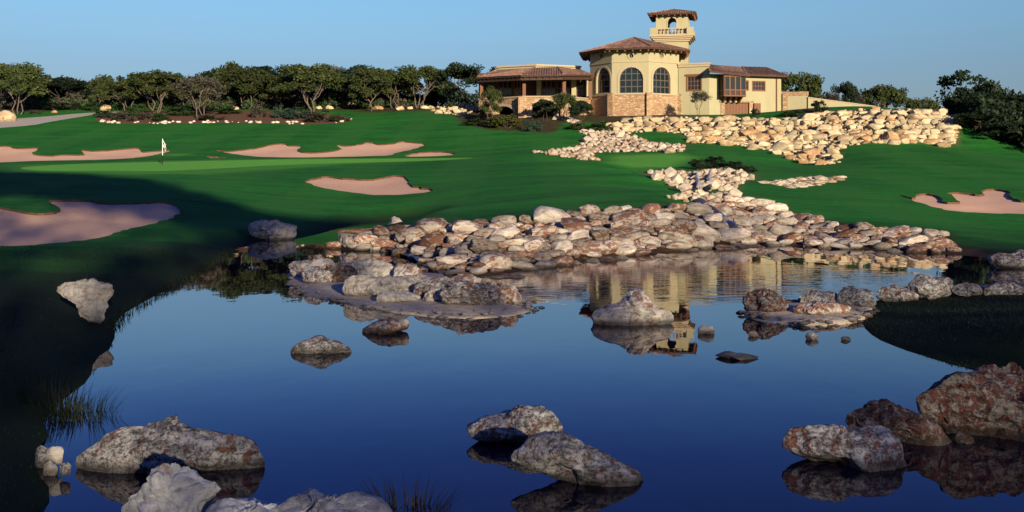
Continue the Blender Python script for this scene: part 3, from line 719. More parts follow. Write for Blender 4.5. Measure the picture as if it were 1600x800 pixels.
# single boulders ---------------------------------------------------
def boulder(outline, label, mat, seed, depth=0.75, D=None, ground=False, name='boulder', group=None, sub=5, amp=0.07, chops=9, parent=None, cat='boulder', sink=1.25, p=2.4):
    P = np.array(outline, float); x0, y0 = P.min(0); x1, y1 = P.max(0); cx = (x0+x1)/2; cy = (y0+y1)/2
    if D is None:
        Df = onto([cx], [y1-2])[0][1] if ground else CAMZ*F/(y1-HZ)
        w = (x1-x0)*Df/F; D = Df + w*depth*0.33
    k = D/F; w = (x1-x0)*k
    Pl = np.stack([(P[:, 0]-cx)*k, -(P[:, 1]-cy)*k], 1)
    Pl = chaikin(Pl, 1)
    V, Fc = ICO[sub]
    th = np.arctan2(V[:, 2], V[:, 0])
    # radius of the outline along each angle
    tt = np.linspace(-math.pi, math.pi, 361); rad = np.zeros(361)
    A_, B_ = Pl, np.roll(Pl, -1, 0)
    for i, t in enumerate(tt):
        d = np.array([math.cos(t), math.sin(t)]); e = B_-A_
        den = d[0]*e[:, 1]-d[1]*e[:, 0]; den[np.abs(den) < 1e-9] = 1e-9
        s = (A_[:, 0]*e[:, 1]-A_[:, 1]*e[:, 0])/den; q = (A_[:, 0]*d[1]-A_[:, 1]*d[0])/den
        ok = (q >= -1e-6) & (q <= 1+1e-6) & (s > 0); rad[i] = s[ok].max() if ok.any() else w/2
    mpl = np.hypot(V[:, 0], V[:, 2]); b = V[:, 1]
    se = (mpl**p+np.abs(b)**p)**(-1/p)
    Q = V*se[:, None]
    r = random.Random(seed)
    for _ in range(chops+9):
        nn = np.array([r.gauss(0, .7), r.choice((-1, -1, 1))*r.uniform(.6, 1), r.gauss(0.25, .5)]); nn /= np.linalg.norm(nn)
        d = Q@nn - r.uniform(.58, .90); Q = Q - np.outer(np.clip(d, 0, None)*.97, nn)
    rt = np.interp(np.arctan2(Q[:, 2], Q[:, 0]), tt, rad)
    dep = w*depth*0.5
    X = np.stack([Q[:, 0]*rt, Q[:, 1]*dep, Q[:, 2]*rt*np.where(Q[:, 2] < 0, sink, 1)], 1)
    sz = math.sqrt(w*(y1-y0)*k)
    f1 = fract(X/sz, 2.2, seed, 6 if sub > 3 else 3)
    X = X + V*(f1*amp*sz)[:, None]
    if sub > 3:
        f2 = fract(X/sz, 7.0, seed+9, 4); X = X + V*((np.abs(f2)**.7*-.55+.12)*amp*sz)[:, None]
        vv = np.array([(lambda q: q[0][1]-q[0][0])(noise.voronoi((a*3.1/sz+seed, b_*2.2/sz, c_*4.2/sz))) for a, b_, c_ in X])
        X = X - V*((1-np.clip(vv/.16, 0, 1))**2*amp*.55*sz)[:, None]
    c = at(cx, cy, D)
    base = Vector((c.x, c.y, max(0, c.z-(y1-y0)*k/2)))
    X[:, 2] += c.z-base.z
    me = np_mesh(name, X, Fc, True); me.set_sharp_from_angle(angle=R(40)); me.materials.append(M[mat])
    o = bpy.data.objects.new(name, me); COL.objects.link(o); o.location = base
    if parent is not None:
        o.parent = parent; o.location = base-parent.location
    else: tag(o, label, cat, group)
    return o
def bb(x0, y0, x1, y1, skew=0.0):
    w = x1-x0; h = y1-y0; r = random.Random(int(x0*7+y0*3))
    T = [(0.0, .62), (.06, .30), (.22, .08), (.42, 0), (.62, .05), (.84, .16), (.97, .42), (1, .72), (.90, 1.0), (.5, 1.02), (.10, .98)]
    return [(x0+w*min(1, max(0, a+r.uniform(-.05, .05)+skew*(.5-b))), y0+h*(b+r.uniform(-.05, .05))) for a, b in T]

boulder([(920,490),(932,478),(960,470),(975,458),(995,453),(1012,450),(1022,460),(1030,480),(1048,481),(1055,492),(1048,500),(1020,507),(980,510),(945,506),(925,500)],
        'pyramid shaped pale boulder with rust specks standing in mid pond', 'rock_island', 11)
boulder([(118,712),(140,690),(175,665),(210,655),(260,648),(310,655),(350,662),(385,670),(412,680),(420,695),(415,720),(400,733),(350,738),(280,742),(180,742),(130,738)],
        'largest long boulder in the lower left, dark with rust lichen', 'rock_near', 12, depth=0.5)
boulder([(180,800),(188,775),(210,760),(228,738),(245,722),(270,718),(300,722),(340,740),(358,760),(352,775),(340,800),(330,835),(250,845),(190,835)],
        'smooth blue grey boulder at the bottom edge in front of the lichened long one', 'rock_plain', 13, D=8.3)
boulder([(305,805),(330,778),(350,772),(420,778),(470,785),(500,800),(500,840),(400,850),(310,840)], 'low grey boulder cut off by the bottom edge, right of the smooth one', 'rock_plain', 14, D=8.0)
boulder([(400,805),(440,785),(500,772),(550,772),(590,785),(615,805),(615,845),(500,850),(410,845)], 'flat grey boulder cut off by the bottom edge beside the sedge tuft', 'rock_plain', 15, D=7.9)
boulder([(725,668),(745,655),(785,648),(800,640),(835,633),(860,640),(878,660),(880,680),(860,697),(800,694),(760,685),(735,677)],
        'rear boulder of the pair in the centre foreground, flat topped', 'rock_near', 16, depth=0.6)
boulder([(798,715),(815,695),(840,680),(875,677),(910,690),(945,710),(985,728),(1010,742),(990,755),(975,764),(920,752),(860,738),(810,728)],
        'front boulder of the pair in the centre foreground, sloping to the right', 'rock_near', 17, depth=0.55)
boulder([(1220,690),(1238,672),(1270,660),(1330,655),(1380,660),(1402,675),(1415,715),(1400,728),(1375,733),(1320,723),(1260,715),(1225,705)],
        'black and white lichened boulder in front at the lower right', 'rock_near', 18, depth=0.6)
boulder([(1316,655),(1335,632),(1375,611),(1395,622),(1425,642),(1455,655),(1485,680),(1488,690),(1450,697),(1390,697),(1330,680)],
        'pointed rust red boulder between the two largest rocks on the right', 'rock_red', 19, depth=0.6)
boulder([(1428,625),(1445,600),(1475,578),(1530,569),(1600,572),(1680,590),(1720,630),(1700,680),(1600,690),(1520,682),(1450,660)],
        'huge dark red boulder at the right edge', 'rock_red', 20, depth=0.6)
boulder(bb(1488, 676, 1526, 693), 'small low stone beside the huge dark red boulder', 'rock_red', 21, sub=3)
boulder([(452,546),(465,535),(490,526),(520,526),(545,537),(565,549),(545,553),(500,555),(465,554)], 'low rounded grey boulder alone in the left of the pond', 'rock_near', 22)
boulder([(562,516),(580,505),(600,495),(640,493),(648,500),(646,514),(620,520),(585,522)], 'small wedge boulder just in front of the rock island', 'rock_island', 23)
boulder(bb(1090, 508, 1117, 522), 'small round white stone right of the pyramid boulder', 'rock_white', 24, sub=3)
boulder(bb(1168, 517, 1186, 526), 'tiny white stone nearest the tip of the right rock shelf', 'rock_white', 25, sub=3)
boulder(bb(1258, 520, 1281, 531), 'tiny white stone under the middle of the right rock shelf', 'rock_white', 26, sub=3)
boulder(bb(1312, 525, 1331, 532), 'tiny white stone close to the dark grassy spit', 'rock_white', 27, sub=3)
boulder([(1114,555),(1135,550),(1165,551),(1192,555),(1180,562),(1150,563),(1130,560)], 'flat pale sliver of rock barely above the water', 'rock_white', 28, sub=3)
boulder([(83,452),(105,442),(125,438),(145,437),(146,441),(172,442),(178,452),(177,480),(172,498),(160,506),(145,500),(128,490),(118,475),(98,466)],
        'white angular boulder standing on the dark left bank', 'rock_white', 29, ground=True, depth=0.6, sink=1.1)
boulder([(380,350),(390,343),(408,338),(425,342),(445,350),(460,351),(465,360),(460,372),(440,376),(400,374),(385,360)], 'white and rust boulder at the far left shore, mirrored in the water', 'rock_island', 30)
boulder([(594,355),(605,350),(612,338),(620,336),(632,346),(640,353),(620,357)], 'small pointed tan stone behind the left tip of the weir', 'rock_white', 31, sub=3, ground=False, D=46)
boulder([(519,378),(522,364),(540,365),(555,370),(572,371),(580,380),(598,382),(600,388),(575,391),(530,391),(520,388)], 'rusty lumpy boulder at the left tip of the weir', 'rock_island', 32)
boulder(bb(1542, 392, 1640, 419), 'dark wet rock at the right edge of the upper pool', 'rock_near', 33)
# little heap at lower left
for i, (b_, l) in enumerate((((52, 696, 80, 728), 'upright grey stone at the left of the little heap by the sedge'), ((68, 697, 104, 722), 'tan flat stone on top of the little heap by the sedge'),
                             ((64, 718, 92, 743), 'round white stone at the foot of the little heap by the sedge'), ((92, 722, 112, 740), 'small dark stone at the right of the little heap by the sedge'))):
    boulder(bb(*b_), l, 'rock_white' if i in (1, 2) else 'rock_near', 40+i, sub=3, name='stone', cat='stone', group='stones of the little heap by the sedge', D=10.0-0.12*i)

# rock island and right shelf -----------------------------------------
def shelf(name, outline, z_top, label, cat, seed):
    P = chaikin(unz(np.array(outline, float)), 2); c = P.mean(0)
    AM = .16 if seed == 1 else .05
    root = empty(name, (c[0], c[1], 0), label, cat)
    V = []; Fc = []; n_ = len(P)
    rings = [(1.0, -0.5), (1.0, 0.0), (0.965, z_top*.55), (0.90, z_top*.85), (0.75, z_top*1.1), (0.45, z_top*1.4), (0.15, z_top*1.5)]
    for s, z in rings:
        for x, y in P:
            q = c+(np.array([x, y])-c)*s
            k = noise.fractal((q[0]*1.2+seed, q[1]*1.2, z), .9, 2, 4)
            V.append((q[0]-c[0]+k*AM, q[1]-c[1]+k*AM, z+k*.05*(z > 0)))
    for r_ in range(len(rings)-1):
        for i in range(n_): Fc.append((r_*n_+i, r_*n_+(i+1) % n_, (r_+1)*n_+(i+1) % n_, (r_+1)*n_+i))
    me = np_mesh('shelf', V, Fc, True); me.materials.append(M['apron'])
    o = bpy.data.objects.new('shelf', me); COL.objects.link(o); o.parent = root
    mm = MB(); mm.face([Vector(v)+root.location for v in V[-n_:]]); mm.build('shelf_top', M['apron'], root)
    gp = np.random.default_rng(seed); vs, fs, off = [], [], 0
    for k in range(170):
        i = gp.integers(0, n_); t = gp.uniform(.86, 1.03); q = c+(P[i]-c)*t+gp.normal(0, .08, 2)
        Q, F_ = STONES[1][k % 14]; sc = gp.uniform(.02, .075)*(1.6 if gp.uniform() < .12 else 1)
        vs.append(Q*np.array([sc*1.3, sc, sc*.6])+np.array([q[0]-c[0], q[1]-c[1], z_top*.9*(t < .97)])); fs.append(F_+off); off += len(Q)
    me = np_mesh('pebbles', np.concatenate(vs), np.concatenate(fs), True); o = mesh_obj('pebbles', me, M['rock_island'], root); o['kind'] = 'stuff'
    return root
isl = shelf('rock_island', [(446,432),(452,446),(475,460),(520,471),(580,484),(650,494),(720,499),(790,496),(835,486),(836,470),(790,448),(740,440),(680,432),(620,418),(540,410),(470,412)], 0.06,
            'low rock island of stones on a pale worn shelf in mid pond', 'rock island', 1)
for i, (g, m, dd) in enumerate([((448, 400, 532, 434), 'rock_island', .6), ((498, 410, 562, 442), 'rock_red', .5), ((546, 404, 622, 438), 'rock_island', .6), ((613, 412, 662, 442), 'rock_island', .7), ((530, 426, 648, 464), 'rock_island', .55),
        ((586, 453, 662, 474), 'rock_white', .6), ((640, 433, 760, 470), 'rock_near', .55), ((682, 440, 786, 480), 'rock_near', .55), ((770, 443, 816, 476), 'rock_island', .7), ((612, 428, 690, 450), 'rock_island', .5), ((470, 416, 520, 444), 'rock_near', .6), ((700, 428, 752, 446), 'rock_island', .6), ((655, 452, 700, 474), 'rock_island', .6), ((560, 436, 590, 458), 'rock_red', .6), ((752, 460, 790, 480), 'rock_near', .6)]):
    yb = g[3]; boulder(bb(*g), None, m, 60+i, D=2.93*F/(max(yb, 430)-HZ)+.35, name='stone', parent=isl, depth=dd, sub=5, amp=.09)
she = shelf('rock_shelf', [(1156,490),(1170,498),(1220,508),(1280,511),(1340,505),(1358,495),(1366,478),(1330,472),(1260,472),(1190,476)], 0.06,
            'rock shelf with pale boulders at the tip of the right spit', 'rock shelf', 2)
for i, (g, m, dd) in enumerate([((1162, 449, 1244, 490), 'rock_red', .7), ((1244, 452, 1314, 478), 'rock_near', .6), ((1306, 448, 1369, 480), 'rock_near', .7), ((1228, 470, 1334, 494), 'rock_island', .5)]):
    boulder(bb(*g), None, m, 80+i, D=2.94*F/(g[3]-HZ)+.35, name='stone', parent=she, depth=dd, sub=5, amp=.09)
for i, (g, l) in enumerate((((1366, 446, 1436, 468), 'low grey rock next to the right rock shelf, on the back of the spit'), ((1412, 430, 1494, 463), 'tall grey rock, highest along the back of the spit'),
                            ((1486, 442, 1536, 460), 'small pale rock right of the highest one on the spit'), ((1536, 440, 1640, 464), 'long pale rock at the right end of the spit'))):
    boulder(bb(*g), l, 'rock_near', 90+i, D=21.6, group='rocks along the back of the spit')

# falling water -----------------------------------------------------------
def ribbon(name, pts, w, mat, label, dmin=28, lift=0.12, z_end=None):
    P = []
    for a, b in zip(pts, pts[1:]):
        for k in range(6): P.append((a[0]+(b[0]-a[0])*k/6, a[1]+(b[1]-a[1])*k/6))
    P.append(pts[-1]); P = np.array(P); W3 = onto(P[:, 0], P[:, 1], dmin=dmin)
    V = []; m_ = 5
    for i, p_ in enumerate(W3):
        ww = w*p_[1]/F
        for j in range(m_):
            k = j/(m_-1)-.5
            V.append((p_[0]+k*ww+0.04*random.uniform(-1, 1), p_[1], p_[2]+lift*(1-2*k*k)+0.03*random.uniform(-1, 1)))
    V = np.array(V); c = V.mean(0)
    Fc = [(i*m_+j, i*m_+j+1, (i+1)*m_+j+1, (i+1)*m_+j) for i in range(len(W3)-1) for j in range(m_-1)]
    o = mesh_obj(name, np_mesh(name, V-c, Fc, True), M[mat], None, c); return tag(o, label, 'waterfall')
ribbon('waterfall', [(1090, 272), (1088, 282), (1092, 292), (1088, 306)], 5, 'foam', 'left white strand of the small waterfall in the valley', dmin=48, lift=.34)
ribbon('waterfall', [(1110, 274), (1108, 286), (1112, 300)], 6, 'foam', 'right white strand of the small waterfall in the valley', dmin=48, lift=.34)
ribbon('waterfall', [(1092, 318), (1108, 328), (1122, 340), (1140, 354), (1158, 374)], 17, 'chute', 'dark water chute running down between the two heaps of the weir', dmin=34, lift=.24)
ribbon('waterfall', [(585, 390), (610, 392), (635, 398), (665, 412), (700, 430)], 20, 'wet', 'dark wet slide between the rock island and the left tip of the weir', dmin=20, lift=.10)

# ------------------------------------------------------------------ foliage
def leaf_cloud(centres, rads, per, size, seed, flat=0.65):
    """quads scattered in ellipsoid clumps"""
    g = np.random.default_rng(seed); C = np.asarray(centres); m = len(C)*per
    idx = np.repeat(np.arange(len(C)), per)
    d = g.normal(size=(m, 3)); d /= np.linalg.norm(d, axis=1)[:, None]
    rr_ = g.uniform(0, 1, m)**0.45
    P = C[idx] + d*rr_[:, None]*np.asarray(rads)[idx][:, None]*np.array([1, 1, flat])
    a = g.normal(size=(m, 3)); a /= np.linalg.norm(a, axis=1)[:, None]
    b = g.normal(size=(m, 3)); b -= (b*a).sum(1)[:, None]*a; b /= np.linalg.norm(b, axis=1)[:, None]
    s = size*g.uniform(.6, 1.3, m)[:, None]
    V = np.stack([P-a*s, P+b*s*.55, P+a*s, P-b*s*.55], 1).reshape(-1, 3)
    return V, np.arange(4*m).reshape(-1, 4)
def limb(mb, p, q, r0, r1, rr, wob=.12, n=4):
    p, q = Vector(p), Vector(q); L = (q-p).length; pts = []; rad = []
    for i in range(n+1):
        t = i/n; w = Vector((rr.uniform(-1, 1), rr.uniform(-1, 1), rr.uniform(-.5, .5)))*wob*L*(1 if 0 < i < n else 0)*.5
        pts.append(p.lerp(q, t)+w); rad.append(r0+(r1-r0)*t)
    mb.tube(pts, rad, 5); return pts
def tree_meshes(seed, h=6.0, w=6.0, stems=3, bare=False, low=0.42, dense=1.0, leafsize=.17):
    rr = random.Random(seed); mb = MB(); cents = []; rads = []
    for s in range(stems):
        a = 2*math.pi*(s+rr.uniform(0, .6))/stems; rad = w*.5*rr.uniform(.35, .6)
        top = Vector((math.cos(a)*rad, math.sin(a)*rad, h*rr.uniform(.62, .74)))
        pts = limb(mb, (math.cos(a)*.12, math.sin(a)*.12, -.3), top, .085, .04, rr, .16, 5)
        for k in range(5):
            st = pts[rr.choice((2, 3, 4, 5))]
            ang = a+rr.uniform(-1.5, 1.5); L = w*.5*rr.uniform(.35, .75)
            e = Vector((math.cos(ang)*L+st.x*.6, math.sin(ang)*L+st.y*.6, h*rr.uniform(low+.12, .93)))
            if math.hypot(e.x, e.y) > w*.5: e.x *= .75; e.y *= .75
            ps = limb(mb, st, e, .045, .016, rr, .2, 4)
            for q in range(2): limb(mb, ps[2+q], ps[2+q]+Vector((rr.uniform(-1, 1), rr.uniform(-1, 1), rr.uniform(0, 1)))*w*.14, .025, .008, rr, .2, 3)
            cents.append(e); rads.append(w*rr.uniform(.11, .17))
            cents.append(ps[3]+Vector((rr.uniform(-.5, .5), rr.uniform(-.5, .5), .2))); rads.append(w*.11)
    for k in range(int(20*dense)):
        a = rr.uniform(0, 6.28); q = math.sqrt(rr.random())*w*.44
        zz = h*(low+.1+(.88-low)*math.sqrt(max(0, 1-(q/(w*.52))**2))*rr.uniform(.75, 1))
        cents.append(Vector((math.cos(a)*q, math.sin(a)*q, min(zz, h*.96)))); rads.append(w*rr.uniform(.10, .18))
    V, Fc = leaf_cloud([tuple(c) for c in cents], rads, int((40 if bare else 105)*dense), leafsize, seed)
    lo = np.percentile(V, 1.5, axis=0); hi = np.percentile(V, 98.5, axis=0)
    k = np.array([w/(hi[0]-lo[0]), w/(hi[1]-lo[1]), h/hi[2]])
    V = V*k; mb.v = [(a*k[0], b*k[1], c*k[2]) for a, b, c in mb.v]
    return mb, np_mesh('crown', V, Fc)
BARK = {}
def make_tree_kind(seed, mat, bark, **k):
    mb, cr = tree_meshes(seed, **k)
    me = bpy.data.meshes.new('trunk'); me.from_pydata(mb.v, [], mb.f); me.polygons.foreach_set('use_smooth', [True]*len(me.polygons)); me.materials.append(M[bark])
    cr.materials.append(M[mat]); return me, cr
KIND = {
 'oak1': make_tree_kind(1, 'leaf_oak', 'bark', stems=3, low=.26, dense=1.15), 'oak2': make_tree_kind(2, 'leaf_oak', 'bark', stems=4, low=.34), 'oak3': make_tree_kind(3, 'leaf_oak', 'bark', stems=2, dense=1.15, low=.24),
 'cedar1': make_tree_kind(4, 'leaf_dark', 'bark_dark', stems=2, low=.25, dense=1.2), 'cedar2': make_tree_kind(5, 'leaf_dark', 'bark_dark', stems=3, low=.2, dense=1.3),
 'grey': make_tree_kind(6, 'leaf_grey', 'bark', stems=3, bare=True, dense=1.0), 'grey2': make_tree_kind(8, 'leaf_grey', 'bark', stems=2, bare=True, dense=1.0, low=.3),
}
TR = random.Random(77)
def tree(kind, px, py_base, py_top, wpx, D, label, group=None, name='oak_tree', cat='tree', rot=None, z=None):
    k = D/F; x = (px-800)*k; y = D; g = float(H(x, y)) if z is None else z
    h = max(1.0, at(px, py_top, D).z-g); w = wpx*k
    root = empty(name, (x, y, g-0.05), label, cat, group)
    for nm, me in zip(('trunk', 'crown'), KIND[kind]):
        o = bpy.data.objects.new(nm, me); COL.objects.link(o); o.parent = root
    h *= TR.uniform(.84, 1.13) if D > 130 else 1
    root.scale = (w/6.0, w/6.0*TR.uniform(.85, 1.15), h/6.0); root.rotation_euler = (0, 0, random.uniform(0, 6.28) if rot is None else rot)
    return root
GL = 'trees along the far edge of the lawn'
for t in [
 ('oak1', 28, 180, 106, 74, 138, 'many limbed oak with pale trunk at the far left, beside the cart path'),
 ('cedar1', 98, 170, 119, 69, 150, 'round dark juniper, second tree from the left edge'),
 ('oak3', 160, 168, 113, 40, 146, 'narrow tree with small tuft crown above the end of the cart path'),
 ('cedar2', 135, 168, 130, 49, 158, 'low dark tree just left of the narrow tufted one'),
 ('oak2', 200, 170, 124, 67, 143, 'low oak with fanned bare stems right of the path end'),
 ('oak2', 245, 172, 112, 69, 141, 'oak with a sheaf of pale stems standing behind the planting bed'),
 ('oak3', 286, 170, 117, 56, 148, 'slim oak half hidden left of the grey thin tree'),
 ('grey', 312, 178, 112, 63, 134, 'thin grey leafed tree rising from the planting bed'),
 ('cedar1', 345, 168, 110, 60, 152, 'dark tree right behind the thin grey one'),
 ('oak1', 386, 168, 102, 74, 146, 'tall full oak, highest of the left half of the tree line'),
 ('oak3', 436, 168, 109, 58, 143, 'oak with a single straight pale stem left of the spreading white one'),
 ('oak2', 487, 168, 104, 92, 138, 'widest oak with white spreading limbs in the middle of the tree line'),
 ('grey2', 527, 165, 101, 56, 152, 'purplish bare topped tree behind the spreading white oak'),
 ('cedar2', 546, 165, 104, 74, 147, 'broad dark tree right of the spreading white oak'),
 ('oak3', 580, 166, 105, 63, 141, 'oak with a single thick leaning stem near two pale stones'),
 ('oak1', 616, 166, 108, 49, 146, 'slim oak between the leaning oak and the curved trunk tree'),
 ('oak2', 655, 166, 112, 67, 144, 'flat topped oak with a curved trunk standing apart from the tree line'),
 ('cedar1', 718, 166, 105, 63, 142, 'dark airy tree just left of the terrace'),
 ('cedar1', 776, 150, 98, 45, 160, 'tree top showing over the left end of the terrace roof'),
 ('oak1', 832, 150, 95, 52, 165, 'tree top peeping over the middle of the terrace parapet'),
 ('cedar2', 62, 170, 122, 52, 152, 'dark tree between the far left oak and the round juniper'),
 ('oak1', 222, 168, 121, 60, 152, 'olive green oak behind the gap between the two oaks with bare stems'),
 ('cedar1', 268, 168, 119, 56, 153, 'dark juniper between the sheaf of pale stems and the slim oak'),
 ('oak3', 364, 168, 107, 56, 149, 'narrow oak just left of the tall full oak'),
 ('cedar2', 412, 168, 110, 63, 152, 'dark juniper between the tall full oak and the straight stemmed one'),
 ('cedar1', 462, 166, 107, 63, 150, 'dark juniper left of the crown of the spreading white oak'),
 ('grey', 512, 165, 103, 49, 149, 'mauve twiggy tree top right of the spreading white oak'),
 ('cedar2', 600, 166, 110, 60, 153, 'dark juniper between the leaning oak and the slim oak'),
 ('cedar1', 560, 166, 108, 56, 153, 'dark juniper behind the left side of the leaning oak'),
 ('cedar2', 690, 164, 128, 49, 156, 'low dark tree in the gap before the dark airy tree'),
 ('cedar1', 8, 172, 116, 49, 150, 'dark juniper cut off by the left edge behind the far left oak'),
]: tree(*t, group=GL)
GRr = 'trees on the skyline right of the clubhouse'
for t in [
 ('oak1', 1246, 165, 111, 58, 146, 'tallest skyline tree, right beside the clubhouse end wall'),
 ('grey', 1292, 166, 137, 46, 150, 'greyish skyline tree above the cream garden wall'),
 ('cedar1', 1322, 166, 138, 36, 152, 'small dark skyline tree above the sloping garden wall'),
 ('grey2', 1341, 166, 139, 32, 156, 'thin skyline tree behind the end of the sloping garden wall'),
 ('oak2', 1382, 168, 139, 58, 140, 'wide low skyline tree above the middle of the boulder wall'),
 ('oak1', 1440, 170, 150, 48, 140, 'lonely umbrella shaped skyline tree above the boulder wall'),
]: tree(*t, group=GRr)
GR2 = 'dark trees at the right edge'
for t in [
 ('cedar2', 1514, 222, 149, 56, 108, 'dark shaded tree touching the end of the boulder wall'),
 ('cedar1', 1556, 236, 147, 66, 106, 'dark shaded tree second from the right edge'),
 ('cedar2', 1605, 250, 152, 76, 103, 'dark shaded tree at the right edge of the picture'),
 ('cedar2', 1660, 260, 150, 80, 100, 'dark shaded tree cut off beyond the right edge'),
 ('cedar1', 1535, 225, 175, 70, 101, 'low dark tree in front of the shaded group on the right'),
 ('cedar1', 1588, 240, 190, 80, 98, 'lowest dark tree at the crest of the right lawn'),
]: tree(*t, group=GR2, name='juniper_tree')

# woodland behind the tree line, one mass
def mass(name, boxes, per, size, mat, seed):
    g = np.random.default_rng(seed); cs = []; rs = []
    for x0, x1, y0, y1, z0, z1, n_ in boxes:
        for _ in range(n_):
            x = g.uniform(x0, x1); y = g.uniform(y0, y1); gz = float(H(x, y))
            cs.append((x, y, gz+g.uniform(z0, z1))); rs.append(g.uniform(.7, 1.3))
    V, Fc = leaf_cloud(cs, rs, per, size, seed, .8)
    return tag(mesh_obj(name, np_mesh(name, V, Fc), M[mat]), None, None, None, 'stuff')
mass('woodland', [(-92, -12, 158, 166, .1, 4.4, 520), (-92, -12, 156, 162, 0, 2.6, 560), (-12, 4, 158, 164, .1, 3.0, 90), (28, 52, 150, 156, 0, 1.6, 90), (47, 66, 107, 113, 0, 5.0, 260), (46.5, 64, 99, 106, 0, 3.2, 230), (48, 64, 94, 100, 0, 1.6, 130)], 60, .26, 'leaf_dark', 5)

mass('undergrowth', [(-88, -14, 146, 153, 0, .9, 170), (-88, -30, 150, 156, .3, 2.0, 150)], 60, .2, 'leaf_grey', 9)
mass('undergrowth', [(-88, -14, 145, 153, 0, 1.0, 150)], 60, .2, 'leaf_green', 10)
# shrubs ------------------------------------------------------------------
def shrub_kind(seed, mat, n_=26, per=60, size=.085, tall=1.0):
    rr = random.Random(seed); cs = []; rs = []
    mb = MB()
    for i in range(n_):
        a = rr.uniform(0, 6.28); q = math.sqrt(rr.random())*.42; z = rr.uniform(.12, .92)*math.sqrt(max(.05, 1-(q/.5)**2))
        cs.append((math.cos(a)*q, math.sin(a)*q, z)); rs.append(rr.uniform(.10, .18))
        if i % 2 == 0: limb(mb, (math.cos(a)*.05, math.sin(a)*.05, -.05), (math.cos(a)*q, math.sin(a)*q, z), .018, .006, rr, .15, 3)
    V, Fc = leaf_cloud(cs, rs, per, size*.55, seed, .9)
    cr = np_mesh('foliage', V, Fc); cr.materials.append(M[mat])
    me = bpy.data.meshes.new('stem'); me.from_pydata(mb.v, [], mb.f); me.materials.append(M['bark_dark'])
    return me, cr
SK = {m: shrub_kind(30+i, m) for i, m in enumerate(('leaf_olive', 'leaf_green', 'leaf_blue', 'leaf_grey', 'leaf_dark'))}
def shrub(kind, px, py, wpx, hpx, label, group=None, dmin=85, name='shrub', deep=None):
    p_ = on1(px, py, dmin=dmin); k = p_.y/F
    root = empty(name, p_, label, 'shrub', group)
    for nm, me in zip(('stem', 'foliage'), SK[kind]):
        o = bpy.data.objects.new(nm, me); COL.objects.link(o); o.parent = root
    root.scale = (wpx*k, (deep or wpx)*k, hpx*k); root.rotation_euler = (0, 0, random.uniform(-.3, .3))
    return root
shrub('leaf_olive', 790, 200, 52, 28, 'yellow green feathery shrub below the left terrace arch')
shrub('leaf_olive', 775, 198, 34, 20, 'small yellow green shrub left of the feathery one')
shrub('leaf_blue', 832, 205, 32, 22, 'blue green rounded shrub right of the feathery one')
shrub('leaf_green', 745, 196, 50, 12, 'low green shrub at the left foot of the terrace slope')
shrub('leaf_dark', 757, 186, 30, 20, 'dark shrub among stones at the left end of the terrace')
shrub('leaf_green', 905, 203, 44, 14, 'low leafy shrub at the foot of the stone base, left')
shrub('leaf_green', 940, 205, 54, 16, 'low leafy shrub at the foot of the stone base, right')
for i, (x, y, w, h) in enumerate(((990, 178, 42, 17), (1022, 177, 46, 19), (1056, 176, 46, 18), (1090, 177, 42, 14))):
    shrub('leaf_green', x, y, w, h, ['first', 'second', 'third', 'fourth'][i]+' clump from the left in the low hedge above the boulder wall', 'low hedge under the arched windows')
shrub('leaf_dark', 1280, 177, 30, 22, 'dark rounded shrub in front of the sloping garden wall')
shrub('leaf_green', 1250, 182, 34, 12, 'low green shrub at the corner of the garden wall')
shrub('leaf_green', 1232, 182, 30, 10, 'low green shrub right of the clubhouse corner')
shrub('leaf_dark', 1180, 182, 16, 14, 'small dark shrub beside the brown door')
for i, (x, y, w, h) in enumerate(((1092, 265, 40, 18), (1118, 264, 44, 22), (1148, 268, 40, 18), (1170, 270, 30, 12))):
    shrub('leaf_dark', x, y, w, h, ['leftmost', 'tallest', 'third from left', 'rightmost'][i]+' of the dark juniper bushes above the small waterfall', 'dark bushes above the waterfall', dmin=60)
for i, (x, y, w, h) in enumerate(((1366, 200, 12, 6), (1384, 203, 16, 5), (1400, 204, 12, 5))):
    shrub('leaf_green', x, y, w, h, ['left', 'middle', 'right'][i]+' of three green tufts growing between the wall boulders', 'tufts in the boulder wall')
GB = 'shrubs in the planting bed'
for i, (kd, x, y, w, h, l) in enumerate([
 ('leaf_green', 168, 184, 40, 10, 'low bright green shrub at the left tip of the planting bed'), ('leaf_grey', 192, 190, 34, 13, 'dusty mauve shrub left in the planting bed'),
 ('leaf_green', 208, 182, 26, 14, 'upright green shrub behind the dusty mauve one'), ('leaf_green', 252, 190, 26, 12, 'dense green shrub at the front of the planting bed'),
 ('leaf_grey', 232, 188, 30, 11, 'dusty shrub between two green ones in the planting bed'), ('leaf_green', 285, 181, 50, 12, 'wide green shrub at the back of the planting bed'),
 ('leaf_green', 225, 176, 26, 12, 'small green shrub under the sheaf of pale stems'), ('leaf_grey', 330, 188, 40, 8, 'low grey shrub in the middle of the planting bed'),
 ('leaf_blue', 440, 184, 30, 15, 'blue green shrub right in the planting bed'), ('leaf_blue', 466, 186, 40, 14, 'wide blue green shrub right of centre in the planting bed'),
 ('leaf_grey', 500, 191, 44, 14, 'straw coloured shrub near the right tip of the planting bed'), ('leaf_green', 525, 190, 20, 8, 'small green shrub at the right tip of the planting bed'),
 ('leaf_grey', 535, 190, 26, 9, 'straw tuft at the far right tip of the planting bed'), ('leaf_grey', 405, 184, 26, 18, 'twiggy grey shrub at the front middle of the planting bed'), ('leaf_green', 360, 178, 44, 8, 'flat green shrub behind the twiggy grey one')]):
    shrub(kd, x, y, w*1.15, h*1.45, l, GB)
GT = 'shrubs under the tree line'
